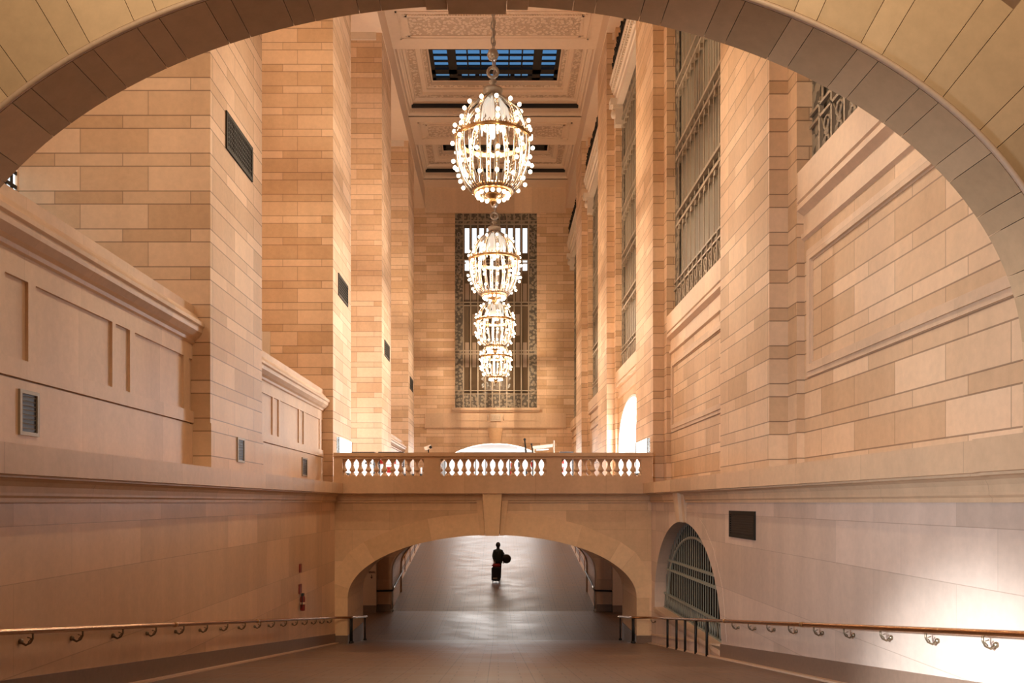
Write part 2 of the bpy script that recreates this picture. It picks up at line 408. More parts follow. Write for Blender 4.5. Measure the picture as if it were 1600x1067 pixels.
# coursed blocks that fill the wall over the arch
def above(mb):
    z=1.2
    row=0
    while z<11:
        h=.5 if row%2==0 else .27
        x=-14+(.7 if row%2 else 0)
        while x<14:
            wv=1.45
            cx,cz=x+wv/2,z+h/2
            def inside(px,pz,e): 
                return pz<AZ and abs(px-AX)<AA+e or ((px-AX)/(AA+e))**2+((pz-AZ)/(AB+e))**2<1
            if not any(inside(px,pz,1.15) for px in (x,x+wv/2,x+wv) for pz in (z,z+h)):
                mb.box(x+.0035,x+wv-.0035,8.01,8.5,z+.0035,z+h-.0035)
            x+=wv
        z+=h; row+=1
above(mb)
struct(mb.build('wall_near_blocks',M['wedge']))
mb=MB()
mb.hexa([(AX-.315,7.96,5.345),(AX+.315,7.96,5.345),(AX+.40,7.96,7.2),(AX-.40,7.96,7.2)],[(AX-.315,8.76,5.345),(AX+.315,8.76,5.345),(AX+.40,8.76,7.2),(AX-.40,8.76,7.2)])
for sg in (-1,1):
    a0,a1=AX+sg*.325,AX+sg*.555
    q=[(a0,5.39),(a1,5.385),(a1+sg*.06,7.2),(a0+sg*.06,7.2)]
    mb.hexa([(x,7.98,z) for x,z in q],[(x,8.75,z) for x,z in q])
struct(mb.build('trim_1',M['wedge']))
mb=MB()
pts=[(AX+(AA+.02)*math.cos(t),7.97,AZ+(AB+.02)*math.sin(t)) for t in [math.pi*i/96 for i in range(97)]]
mb.tube(pts,.028,8); struct(mb.build('trim_2',M['curb']))
mb=MB()
pts=[(AX+(AA+.065)*math.cos(t),8.0,AZ+(AB+.065)*math.sin(t)) for t in [math.pi*i/96 for i in range(97)]]
mb.tube(pts,.012,6); struct(mb.build('trim_3',M['mortar']))
# ------------------------------------------------------------------ lower walls
def slopebox(mb,x0,x1,y0,y1,h0,h1,mi=0):
    """box that follows the ramp from h0 to h1 above it"""
    ys=[y0]+[k for k in (33.2,42.0) if y0<k<y1]+[y1]
    for a,b_ in zip(ys,ys[1:]):
        ra,rb=ramp(a),ramp(b_)
        mb.hexa([(x0,a,ra+h0),(x1,a,ra+h0),(x1,a,ra+h1),(x0,a,ra+h1)],[(x0,b_,rb+h0),(x1,b_,rb+h0),(x1,b_,rb+h1),(x0,b_,rb+h1)],mi)
mb=MB()
mb.box(WL-.6,WL,-8,33.2,-7,.3)
mb.box(WL-.6,WL,46.1,95,-7,.3)
struct(mb.build('wall_left_lower',M['slabs']))
# right lower wall with the arched niche
NY,NZ,NA,NB,NS=24.85,-3.5,4.33,2.9,-3.82
mb=MB()
arch_wall(mb,19.4,29.85,-7,.3,NY,NZ,NA+.02,NB+.02,NS,WR+.004,WR+.55,sx_)
mb.box(WR,WR+.6,-8,19.4,-7,.3); mb.box(WR,WR+.6,29.85,33.2,-7,.3); mb.box(WR,WR+.6,46.1,95,-7,.3)
struct(mb.build('wall_right_lower',M['slabs_right']))
mb=MB(); wedges(mb,NY,NZ,NA,NB,WR-.004,WR+.42,(1.1,),.25,.5,sx_,gap=.004)
struct(mb.build('trim_4',M['slabs_right']))
mb=MB()     # keystone over the niche
for y0,y1,pr in ((24.62,25.08,.13),(24.30,24.55,.03),(25.15,25.40,.03)):
    mb.hexa([(WR+.01,y0,-.62),(WR+.01,y1,-.62),(WR+.01,y1+.1,.32),(WR+.01,y0-.1,.32)],[(WR-pr-.0,y0,-.60),(WR-pr,y1,-.60),(WR-pr-.1,y1+.1,.32),(WR-pr-.1,y0-.1,.32)])
struct(mb.build('trim_5',M['panelst']))
mb=MB(); mb.box(WR-.05,WR+.5,NY-NA+.01,NY+NA-.01,NS-.10,NS+.012)
mb.hexa([(WR+.02,NY-NA,NS-.1),(WR+.02,NY+NA,NS-.1),(WR+.02,NY+NA,NS-.22),(WR+.02,NY-NA,NS-.22)],[(WR-.03,NY-NA,NS-.1),(WR-.03,NY+NA,NS-.1),(WR+.0,NY+NA,NS-.22),(WR+.0,NY-NA,NS-.22)])
struct(mb.build('trim_6',M['curb']))
# niche grille
ng=empty('window_1',(WR+.40,NY,NS),kind='structure')
mb=MB(); mb.box(WR+.52,WR+.56,NY-NA-.1,NY+NA+.1,NS-.1,NZ+NB+.1); mb.build('glass',M['dark_void'],ng)  # dark sheet in place of the shade behind the grille
def in_arch(y,e=0):
    u=(y-NY)/(NA-e); 
    return NZ+(NB-e)*math.sqrt(max(0,1-u*u)) if abs(u)<1 else NS
mb=MB()
y=NY-NA+.12
while y<NY+NA-.08:
    zt=in_arch(y,.0)
    mb.box(WR+.375,WR+.387,y-.026,y+.026,NS,zt); y+=.26
mb.build('grille',M['grille_green'],ng)
mb=MB()
for zz in (-2.05,-2.38):
    hw=NA*math.sqrt(max(0,1-((zz-NZ)/NB)**2))-.1; mb.box(WR+.33,WR+.43,NY-hw,NY+hw,zz-.035,zz+.035)
P=[(WR+.37,NY+(NA-.55)*math.cos(t),NZ+(NB-.5)*math.sin(t)) for t in [math.pi*i/48 for i in range(49)]]
mb.tube(P,.05,6)
mb.box(WR+.33,WR+.43,NY-NA,NY+NA,NS+.50,NS+.56); mb.box(WR+.33,WR+.43,NY-NA,NY+NA,NS,NS+.06)
y=NY-NA+.1
while y<NY+NA-.2:
    mb.tube([(WR+.37,y+.02,NS+.05),(WR+.37,y+.13,NS+.5),(WR+.37,y+.24,NS+.05)],.016,5); y+=.26
mb.build('crossbar',M['grille_green'],ng)
# base bands and kerbs
mb=MB(); slopebox(mb,WL-.02,WL+.035,-8,29.72,-.1,.36); slopebox(mb,WL-.02,WL+.035,46.1,80,-.1,.36); struct(mb.build('baseboard_left',M['dado']))
mb=MB(); slopebox(mb,WR-.035,WR+.02,-8,20.5,-.1,.36); slopebox(mb,WR-.035,WR+.02,46.1,80,-.1,.36); struct(mb.build('baseboard_right',M['dado']))
mb=MB(); slopebox(mb,WL+.036,WL+.17,-8,29.70,-.1,.035); slopebox(mb,WL+.036,WL+.2,46.2,80,-.1,.06); struct(mb.build('trim_7',M['curb']))
mb=MB(); slopebox(mb,WR-.17,WR-.036,-8,29.70,-.1,.035); slopebox(mb,WR-.2,WR-.036,46.2,80,-.1,.06); struct(mb.build('trim_8',M['curb']))
mb=MB(); slopebox(mb,WR-.04,WR+.02,20.6,29.7,.30,.36); struct(mb.build('trim_20',M['panelst']))
# ledge (cornice) that runs round the ramp; profile (out from lower wall, z)
LP=[(-.02,0.0),(.05,0.0),(.05,.055),(.085,.085),(.085,.12),(.095,.20),(.13,.26),(.20,.29),(.30,.30),(.30,.33),(.38,.335),(.38,.70),(-.6,.70),(-.6,.3),(-.02,.3)]
def ledge(y0,y1,wx,sg,name,ex=0):
    mb=MB(); mb.sweep(LP,[y0,y1],lambda p,a,b_:(wx+sg*(a+(ex if a>.0 else 0)),p,b_)); o=mb.build(name,M['band']); return struct(o)
ledge(8.86,29.9,WL,1,'trim_9'); ledge(8.86,29.9,WR,-1,'trim_10')
ledge(-8,8.86,WL,1,'trim_11',.10); ledge(-8,8.86,WR,-1,'trim_12',.10)
ledge(46.0,YE,WL,1,'trim_13'); ledge(46.0,YE,WR,-1,'trim_14')
# deck under the left bays, behind the ledge
mb=MB(); mb.box(PX-.6,WL-.6,-8,YE,.3,.70); mb.box(WR+.6,9,-8,YE,.3,.70); struct(mb.build('floor_upper_ledge',M['band']))
# ------------------------------------------------------------------ bridge
BX,BZ,BA,BBt=-.19,-3.55,5.38,2.34
br=empty('stone_bridge',(XC,29.76,-5.2),'tan stone bridge with a wide flat arch crossing over the sunken ramp','bridge')
mb=MB()
arch_wall(mb,WL,WR,-6.2,0.1,BX,BZ,BA+.03,BBt+.03,-6.2,29.79,33.18,fy)
mb.build('arch_wall',M['slabs_bridge'],br,(XC,29.76,-5.2))
mb=MB(); wedges(mb,BX,BZ,BA,BBt,29.77,33.2,(1.35,.55,.9),.36,.83,fy,gap=.004)
for sg in (-1,1):
    xx=BX+sg*BA
    for z0,z1 in ((-4.25,-3.556),(-4.95,-4.256)): mb.box(min(xx,xx+sg*.47),max(xx,xx+sg*.47),29.775,33.2,z0,z1)
mb.build('arch_block',M['wedge_bridge'],br,(XC,29.76,-5.2))
for sg in (-1,1):
    xx=BX+sg*(BA-.015); e=WL if sg<0 else WR
    mb=MB(); mb.box(min(xx,e),max(xx,e),29.74,33.22,-6.2,-4.95); mb.build('plinth',M['dado'],br,(XC,29.76,-5.2))
mb=MB()
for x0,x1,pr in ((-.36,.36,.30),(-.62,-.38,.05),(.38,.62,.05)):
    q=lambda y_: [(BX+x0*.72,y_,-1.23),(BX+x1*.72,y_,-1.23),(BX+x1,y_,.36),(BX+x0,y_,.36)]
    mb.hexa(q(29.76-pr),q(29.8))
mb.build('keystone',M['wedge_bridge'],br,(XC,29.76,-5.2))
mb=MB()   # cornice along the bridge
mb.sweep([(a,b_) for a,b_ in LP if a>-.1 and b_<=.70],[WL,WR],lambda p,a,b_:(p,29.78-a,b_))
mb.box(WL,WR,29.84,46.1,.1,.75)
mb.build('cornice',M['band'],br,(XC,29.76,-5.2))
mb=MB(); mb.box(-12,12,33.18,42.4,-1.0,.1); mb.build('vault',M['slabs'],br,(XC,29.76,-5.2))
# second arch at the far side of the bridge
mb=MB(); arch_wall(mb,-12,12,-6.2,.1,BX,BZ,BA,BBt,-6.2,42.05,46.1,fy); mb.build('rear_arch_wall',M['slabs'],br,(XC,29.76,-5.2))
for y_ in (42.02,46.12):
    mb=MB()
    P=[(BX-BA+.02,y_,-5.6)]+[(BX+(BA-.02)*math.cos(t),y_,BZ+(BBt-.02)*math.sin(t)) for t in [math.pi-math.pi*i/40 for i in range(41)]]+[(BX+BA-.02,y_,-5.6)]
    mb.tube(P,.06,6)
    mb.build('arch_moulding',M['curb'],br,(XC,29.76,-5.2))
for x0,x1 in ((-12,-6.3),(6.0,12)):
    mb=MB(); mb.box(x0,x1,41.6,42.04,-5.7,-1.0); mb.build('side_panel',M['curb'],br,(XC,29.76,-5.2))
for x0,x1 in ((-12,BX-BA-.02),(BX+BA+.02,12)):
    mb=MB(); mb.box(x0,x1,41.94,42.05,-5.8,-5.35); mb.box(*((x0,-6.29) if x0<0 else (5.99,x1)),41.57,41.94,-5.8,-5.35); mb.build('rear_plinth',M['dado'],br,(XC,29.76,-5.2))
mb=MB(); mb.box(-13.4,-12,33,42.4,-7,.1); struct(mb.build('wall_left_passage',M['slabs']))
mb=MB(); mb.box(12,13.4,33,42.4,-7,.1); struct(mb.build('wall_right_passage',M['slabs']))
mb=MB(); mb.box(-12,WL-.6,33.0,33.2,-7,.1); mb.box(WR+.6,12,33.0,33.2,-7,.1); struct(mb.build('wall_near_passage',M['slabs']))
# lettering and arrow on the wall of the passage
def text(s_,size,loc,rot,mat,name,label,cat,align='RIGHT'):
    c=bpy.data.curves.new(name,'FONT'); c.body=s_; c.size=size*U; c.align_x=align; c.extrude=.012; c.materials.append(mat)
    t_=bpy.data.objects.new(name,c); me=t_.to_mesh().copy(); bpy.data.objects.remove(t_)
    o=bpy.data.objects.new(name,me); col.objects.link(o); o.location=Vector(loc)*U; o.rotation_euler=rot; ORG[o.name]=o.location.copy()
    if label: tag(o,label,cat)
    return o
tx=text('TERMINAL',.15,(-6.325,41.58,-3.67),(math.pi/2,0,0),M['text'],'wall_lettering','small brown lettering above an arrow on the passage wall under the bridge','lettering')
mb=MB(); mb.hexa([(-6.55,41.58,-3.75),(-6.52,41.58,-3.75),(-6.52,41.58,-3.90),(-6.55,41.58,-3.90)],[(-6.55,41.598,-3.75),(-6.52,41.598,-3.75),(-6.52,41.598,-3.90),(-6.55,41.598,-3.90)])
mb.hexa([(-6.60,41.58,-3.87),(-6.47,41.58,-3.87),(-6.535,41.58,-3.97)],[(-6.60,41.598,-3.87),(-6.47,41.598,-3.87),(-6.535,41.598,-3.97)])
tag(mb.build('wall_arrow',M['text'],origin=(-6.53,41.59,-3.7)),'small brown painted arrow pointing down under the lettering in the passage','arrow')
# ------------------------------------------------------------------ balustrade on the bridge
ZS=.75
ba=empty('balustrade',(XC,29.60,ZS),'pale stone balustrade with turned balusters along the top of the bridge','balustrade')
bo=(XC,29.60,ZS)
def px(x,y=29.6): return (x-777)*y/F
mb=MB(); mb.box(WL+.02,WR-.02,29.40,29.82,.70,.93); mb.box(WL+.02,WR-.02,29.42,29.80,.93,.97); mb.build('base_rail',M['band'],ba,bo)
mb=MB(); mb.sweep([(-.15,1.60),(-.15,1.66),(-.21,1.70),(-.21,1.83),(.21,1.83),(.21,1.70),(.15,1.66),(.15,1.60)],[WL+.02,WR-.02],lambda p,a,b_:(p,29.61+a,b_)); mb.build('hand_rail',M['band'],ba,bo)
for x0,x1 in ((523,536.5),(663,689),(853.5,877),(1001,1018)):
    mb=MB(); mb.box(px(x0),px(x1),29.42,29.80,.97,1.60); mb.build('pedestal',M['band'],ba,bo)
bprof=[(.075,0),(.075,.05),(.055,.06),(.04,.085),(.045,.12),(.075,.18),(.098,.235),(.10,.26),(.092,.30),(.062,.36),(.036,.43),(.032,.47),(.045,.48),(.045,.50),(.036,.51),(.04,.54),(.062,.56),(.078,.57),(.078,.63)]
# the openings read as slim bottles, so the balusters stand close together, stout at top, waist and foot
bprof=[(.130,0),(.130,.045),(.112,.05),(.098,.075),(.070,.115),(.056,.145),(.062,.165),(.098,.195),(.116,.225),(.110,.255),(.082,.31),(.060,.37),(.052,.43),(.056,.48),(.070,.53),(.096,.565),(.112,.575),(.112,.60),(.130,.605),(.130,.635)]
proto=None
def balusters(xs):
    global proto
    for x in xs:
        if proto is None:
            mb=MB(); mb.lathe(bprof,(x,29.61,.965),16); proto=mb.build('baluster',M['band'],ba,(x,29.61,.965))
        else:
            c=proto.copy(); col.objects.link(c); c.parent=ba; c.location=Vector((x,29.61,.965))*U-ORG[ba.name]
def row(g0,g1,n):     # n gaps with centres g0..g1 (pixels): balusters between them
    st=(g1-g0)/(n-1); balusters([px(g0+st*(i+.5)) for i in range(-1,n)])
row(544.2,657.8,10); row(693.8,846,13); row(882.2,995.5,10)
# ------------------------------------------------------------------ piers and upper walls
lab=[None,'stone pier nearest the camera %s with %s','second','third','fourth']
names_l={1:'broad coursed stone pier with the largest dark grille, beside the left stone parapet',
         2:'tall stone pier standing at the left end of the bridge balustrade',
         3:'tall stone pier on the left behind the bridge, washed by white light',
         4:'slim farthest stone pier on the left side next to the end wall'}
names_r={1:'broad coursed stone pier on the right with orange front edge, above the arched grille wall',
         2:'tall stone pier standing at the right end of the bridge balustrade',
         3:'tall stone pier on the right just beyond the bright arched doorway',
         4:'slim farthest stone pier on the right side next to the end wall'}
for i in (0,1,2,3,4):
    y0,y1=PY[i]
    mb=MB(); mb.box(PX,XL,y0,y1,ZL,ZB)
    if i<=1: mb.box(PX,XL+.03,y0-.03,y1+.03,ZL,1.69)
    if i==0: y1_=y1; struct(mb.build('wall_left_near',M['ashlar'])); 
    else:
        o=mb.build('stone_pier',M['ashlar'],origin=(XL-2,(y0+y1)/2,ZL)); tag(o,names_l[i],'pier')
    mb=MB(); mb.box(XR,8.2,y0,y1,ZL,ZB); mb.box(6.2,8.2,y0-.5,y1+.5,ZL,ZB)
    if i==0: struct(mb.build('wall_right_near',M['ashlar_right']))
    else:
        o=mb.build('stone_pier',M['ashlar_right'],origin=(XR+1.2,(y0+y1)/2,ZL)); tag(o,names_r[i],'pier')
# pier top blocks (pale carved stone) and long beams
for i in (2,3,4):
    y0,y1=PY[i]
    mb=MB(); mb.box(PX,XL-.3,y0-.06,y1,24.5,ZC)
    for a,b_,c,d in ((-10.0,-7.6,24.95,25.0),(-7.65,-7.6,24.95,ZC),(-9.9,-8.0,25.15,25.19),(-8.05,-8.0,25.15,ZC)): mb.box(a,b_,y0-.10,y0,c,d)
    struct(mb.build('trim_%d'%(30+i),M['white_stone']))
    mb=MB(); mb.box(XR+.3,8.2,y0-.06,y1,24.5,ZC); struct(mb.build('trim_%d'%(40+i),M['white_stone']))
mb=MB(); mb.box(PX,XL,8.2,YE,ZB,ZC); mb.box(XL,XL+.03,8.2,YE,ZB,ZB+.12); struct(mb.build('trim_15',M['plaster']))
mb=MB(); mb.box(XR,8.2,8.2,YE,ZB,ZC); mb.box(XR-.03,XR,8.2,YE,ZB,ZB+.12); struct(mb.build('trim_16',M['plaster']))
# outer wall of the left bays
mb=MB()
WY0,WY1=13.0,17.04
mb.box(PX-.6,PX,-8,WY0,ZL,ZB); mb.box(PX-.6,PX,WY0,WY1,ZL,4.0); mb.box(PX-.6,PX,WY0,WY1,7.15,ZB); mb.box(PX-.6,PX,WY1,YE,ZL,ZB)
struct(mb.build('wall_left',M['ashlar']))
wn_=empty('window_2',(PX-.2,(WY0+WY1)/2,4.0),kind='structure')
mb=MB(); mb.box(PX-.06,PX-.05,WY0,WY1,4.0,7.15); mb.build('pane',M['sky_pane'],wn_,(PX-.2,15,4))
mb=MB()
y=WY0
k=0
while y<WY1:
    mb.box(PX-.03,PX-.015,y-.035,y+.05,4,7.15); y+=.30 if k%2 else .22; k+=1
for z in (4.4,5.0,5.9,6.15,6.7,7.0): mb.box(PX-.035,PX-.01,WY0,WY1,z-.04,z+.04)
mb.build('grille',M['iron'],wn_,(PX-.2,15,4))
# trim strip on the front of the second pier
mb=MB(); mb.box(-8.72,-8.45,29.72,29.8,3,6.35); mb.box(-8.76,-8.72,29.68,29.8,3,6.35); struct(mb.build('trim_17',M['white_stone']))
# ------------------------------------------------------------------ left parapets
PAR=[(0,3.38),(.05,3.40),(.06,3.46),(.13,3.50),(.21,3.60),(.22,3.66),(.22,3.70),(.26,3.73),(.26,3.80),(.23,3.84),(.15,3.88),(.12,3.93),(.10,3.98),(.03,4.02),(.03,4.19),(-.55,4.19),(-.55,3.38)]
def parapet(y0,y1,label):
    o0=(-6.5,(y0+y1)/2,ZL)
    e=empty('stone_parapet',o0,label,'parapet')
    mb=MB(); mb.box(-7.05,-6.54,y0,y1,ZL,3.4); 
    mb.box(-6.54,-6.48,y0,y1,ZL,1.66); mb.box(-6.54,-6.465,y0,y1,1.69,1.94); mb.box(-6.54,-6.5,y0,y1,3.05,3.4)
    mb.build('wall_body',M['panelst'],e,o0)
    mb=MB(); mb.sweep(PAR,[y0,y1],lambda p,a,b_:(-6.5+a,p,b_)); mb.build('cornice',M['panelst'],e,o0)
    # raised uprights that leave the sunk panels between them
    c=(y0+y1)/2-.2+.0
    ups=[(-4.4,-4.05),(-1.95,-1.83),(-1.30,-1.12),(1.12,1.24),(1.77,1.97),(4.19,4.5)]
    for a,b_ in ups:
        mb=MB(); mb.box(-6.54,-6.5,max(y0,c+a),min(y1,c+b_),1.94,3.05); mb.build('upright_strip',M['panelst'],e,o0)
parapet(8.12,17.06,'high pale stone parapet with sunk panels at the left edge, before the broad pier')
parapet(20.8,29.8,'shorter pale stone parapet with sunk panels between the two left piers before the bridge')
parapet(46.1,55.05,'distant stone parapet just seen over the balustrade at the left')
# ------------------------------------------------------------------ right bays: wall, sill, window
def frame_rect(mb,x,y0,y1,z0,z1,w_,d,side=-1):
    for a,b_,c,e in ((y0,y1,z1-w_,z1),(y0,y1,z0,z0+w_),(y0,y0+w_,z0+w_,z1-w_),(y1-w_,y1,z0+w_,z1-w_)):
        mb.box(min(x,x+side*d),max(x,x+side*d),a,b_,c,e)
def right_bay(i,n,arch=False,top=20.6,panel=True):
    y0,y1=PY[i][1]+.5,(PY[i+1][0]-.5 if i<4 else YE)
    x=6.36
    mb=MB()
    if arch:
        arch_wall(mb,y0,y1,ZL,6.15,37.9,2.8,3.9,2.3,.75,x,x+.8,sx_)
    else:
        mb.box(x,8.2,y0,y1,ZL,6.15)
    mb.box(6.45,8.2,y0,y1,top+1.4,ZB)
    struct(mb.build('wall_right_bay_%d'%n,M['ashlar_right']))
    if panel and not arch:
        mb=MB(); ya,yb=y0+.18,y1-.18
        frame_rect(mb,x,ya,yb,2.55,5.15,.10,.035); frame_rect(mb,x,ya+.1,yb-.1,2.65,5.05,.14,.07); frame_rect(mb,x,ya+.24,yb-.24,2.79,4.91,.04,.02)
        struct(mb.build('trim_%d'%(50+n),M['panelst']))
    mb=MB()   # sill
    mb.sweep([(.0,6.82),(-.26,6.80),(-.26,6.20),(-.22,6.17),(-.26,6.12),(-.26,6.02),(-.18,5.97),(-.12,5.93),(-.12,5.56),(-.17,5.54),(-.17,5.44),(-.10,5.40),(-.085,5.38),(.0,5.38)],[y0,y1],lambda p,a,b_:(6.46+a,p,b_))
    struct(mb.build('trim_%d'%(60+n),M['panelst']))
    wv=empty('window_%d'%(n+2),(6.5,(y0+y1)/2,6.82),kind='structure'); o0=(6.5,(y0+y1)/2,6.82)
    mb=MB(); mb.box(6.62,6.66,y0,y1,6.8,top+1.4); mb.build('glass',M['glass_dark'],wv,o0)
    mb=MB(); N=12; st=(y1-y0-1.0)/N
    for k in range(N+1): 
        yy=y0+.5+k*st; mb.box(6.52,6.545,yy-.035,yy+.035,6.82,top)
    mb.build('mullion',M['bronze_pale'],wv,o0)
    mb=MB(); z=9.95
    while z<top-.5:
        for dz in (0,.42): mb.box(6.44,6.60,y0+.4,y1-.4,z+dz-.05,z+dz+.05)
        for k in range(N): 
            yy=y0+.5+(k+.5)*st; mb.box(6.47,6.57,yy-.07,yy+.07,z-.2,z-.05)
        z+=2.38
    mb.build('transom',M['bronze_pale'],wv,o0)
    mb=MB(); mb.box(6.52,6.60,y0,y0+.42,6.82,top); mb.box(6.52,6.60,y1-.42,y1,6.82,top); mb.box(6.52,6.60,y0,y1,top-.8,top)
    mb.build('side_ornament',M['orn_bronze'],wv,o0)
    mb=MB()   # pierced band at the foot: scrolls between posts
    for k in range(N+1):
        yy=y0+.5+k*st; mb.box(6.46,6.54,yy-.03,yy+.03,6.82,8.05)
    for z in (6.86,8.0,7.75): mb.box(6.46,6.54,y0,y1,z-.03,z+.03)
    for k in range(N):
        yy=y0+.5+(k+.5)*st
        for zc,r_,s_ in ((7.1,.17,1),(7.48,.17,-1),(7.3,.09,1)):
            mb.tube([(6.5,yy+s_*r_*math.cos(t)*(1-.08*t),zc+r_*math.sin(t)*(1-.08*t)) for t in [j*.7 for j in range(11)]],.030,4)
        mb.tube([(6.5,yy-.25,6.9),(6.5,yy,7.3),(6.5,yy+.25,7.7)],.022,4); mb.tube([(6.5,yy+.25,6.9),(6.5,yy,7.3),(6.5,yy-.25,7.7)],.022,4)
    mb.build('scroll_band',M['bronze_pale'],wv,o0)
    # jamb strips with brackets and the entablature over the window
    mb=MB()
    for a,b_ in ((y0-.02,y0+.42),(y1-.42,y1+.02)):
        mb.box(6.12,6.55,a,b_,top-1.0,top); mb.box(6.0,6.55,a-.03,b_+.03,top-.15,top); mb.box(5.86,6.55,a-.05,b_+.05,top,top+.35)
        mb.lathe([(.02,0),(.13,.05),(.17,.2),(.13,.4),(.02,.45)],(6.08,(a+b_)/2,top-.6),10)
    struct(mb.build('trim_%d'%(70+n),M['white_stone']))
    ew=empty('window_entablature',(6.3,(y0+y1)/2,top),{2:'pale carved lintel with dentils and dark cresting, above the window beyond the bridge',1:'carved stone lintel high above the nearer bronze window',3:'small distant carved lintel over the far right window',0:'carved lintel over the nearest right window',4:'carved lintel beside the end wall'}[i],'lintel')
    o1=(6.3,(y0+y1)/2,top)
    mb=MB(); mb.sweep([(0.3,0),(-.2,0),(-.2,.35),(-.26,.38),(-.26,.7),(-.34,.75),(-.34,.95),(-.44,1.02),(-.44,1.15),(-.52,1.25),(-.52,1.4),(.3,1.4)],[y0,y1],lambda p,a,b_:(6.4+a,p,top+b_)); yy=y0+.1
    while yy<y1-.1: mb.box(5.97,6.1,yy,yy+.10,top+.78,top+.93); mb.box(5.9,6.0,yy+.02,yy+.09,top+1.04,top+1.13); yy+=.2
    mb.build('moulding',M['white_stone'],ew,o1)
    mb=MB(); rd=random.Random(i)
    for k in range(int((y1-y0)/.36)):
        yc=y0+.2+k*.36
        for zc in (1.58,1.9,2.25,2.6):
            if zc>2.3 and k%3==0: continue
            r_=.16+.07*rd.random(); s_=rd.choice((-1,1)); ph=rd.random()*3
            mb.tube([(6.05+.1*rd.random(),yc+s_*r_*math.cos(t+ph),top+zc+r_*math.sin(t+ph)) for t in [j*.75 for j in range(9)]],[.075-.004*j for j in range(9)],5)
    mb.build('cresting',M['bronze'],ew,o1)
right_bay(0,1); right_bay(1,2); right_bay(2,3,arch=True); right_bay(3,4); right_bay(4,5)
mb=MB(); mb.box(8.2,8.8,-8,YE,ZL,ZC+.4); struct(mb.build('wall_right',M['ashlar_right']))
# bright arched doorway of the right bay
dr=empty('door_1',(7.0,37.9,.75),kind='structure')
mb=MB(); P=arch_pts(37.9,2.8,3.72,2.15,.75)
for p,q in zip(P,P[1:]):
    mb.hexa([(6.33,p[0],p[1]),(6.33,q[0],q[1]),(7.4,q[0],q[1]),(7.4,p[0],p[1])],[(6.33,37.9+(p[0]-37.9)*1.06,p[1]+.12),(6.33,37.9+(q[0]-37.9)*1.06,q[1]+.12),(7.4,37.9+(q[0]-37.9)*1.06,q[1]+.12),(7.4,37.9+(p[0]-37.9)*1.06,p[1]+.12)])
mb.build('door_frame',M['white_paint'],dr,(7,37.9,.75))
mb=MB(); mb.box(7.55,7.6,33.5,42.2,.75,5.4); mb.build('pane',M['lit_cool'],dr,(7,37.9,.75))
mb=MB()
for y in (35.4,36.7,38,39.2,40.4): mb.box(7.45,7.52,y-.04,y+.04,.75,5.1)
mb.box(7.45,7.52,34,42,3.2,3.3); mb.build('mullion',M['white_paint'],dr,(7,37.9,.75))
# ------------------------------------------------------------------ end wall
EX0,EX1=px(711,YE),px(839,YE)
mb=MB()
arch_wall(mb,PX,8.2,-7,7.95,XC,1.8,5.25,3.2,-2.3,YE,YE+1.0,fy)
mb.box(PX,EX0,YE,YE+1,7.95,ZC+1); mb.box(EX1,8.2,YE,YE+1,7.95,ZC+1); mb.box(EX0,EX1,YE,YE+1,24.5,ZC+1)
struct(mb.build('wall_far',M['ashlar']))
mb=MB()
mb.box(EX0-.25,EX1+.25,YE-.22,YE+.2,7.78,8.0); mb.box(EX0-.15,EX1+.15,YE-.14,YE,7.66,7.78)
mb.box(XL,XR,YE-.06,YE,6.5,7.55); mb.box(XL,XR,YE-.16,YE,6.32,6.5); mb.box(XL,XR,YE-.10,YE,6.24,6.32)
mb.box(EX0+.1,XC-.75,YE-.09,YE,6.9,7.45); mb.box(XC+.85,EX1-.1,YE-.09,YE,6.9,7.45)
mb.box(XL,XR,YE-.10,YE,24.62,ZC); mb.box(XL,XR,YE-.06,YE,24.5,24.62)
struct(mb.build('trim_18',M['panelst']))
mb=MB(); mb.hexa([(XC-.62,YE-.12,6.3),(XC+.62,YE-.12,6.3),(XC+.42,YE-.12,5.0),(XC-.42,YE-.12,5.0)],[(XC-.62,YE,6.3),(XC+.62,YE,6.3),(XC+.42,YE,5.0),(XC-.42,YE,5.0)])
mb.hexa([(XC-.45,YE-.16,6.3),(XC+.45,YE-.16,6.3),(XC+.30,YE-.16,4.98),(XC-.30,YE-.16,4.98)],[(XC-.45,YE,6.3),(XC+.45,YE,6.3),(XC+.30,YE,4.98),(XC-.30,YE,4.98)])
struct(mb.build('trim_19',M['wedge_bridge']))
em=empty('carved_tablet',(XC,YE-.1,7.15),'pale carved stone tablet centred under the tall end window','tablet')
mb=MB(); mb.box(XC-.42,XC+.46,YE-.16,YE-.06,6.88,7.46); mb.build('tablet_face',M['white_stone'],em,(XC,YE-.1,7.15))
mb=MB()
for k in range(4):
    xx=XC-.27+k*.19; mb.tube([(xx+.075*math.cos(t),YE-.17,7.17+.17*math.sin(t)) for t in [j*math.pi/6 for j in range(12)]],.022,4,closed=True)
mb.tube([(XC-.66,YE-.1,7.42),(XC-.60,YE-.1,7.2),(XC-.66,YE-.1,6.95)],.04,5); mb.tube([(XC+.70,YE-.1,7.42),(XC+.64,YE-.1,7.2),(XC+.70,YE-.1,6.95)],.04,5)
mb.build('carving',M['white_stone'],em,(XC,YE-.1,7.15))
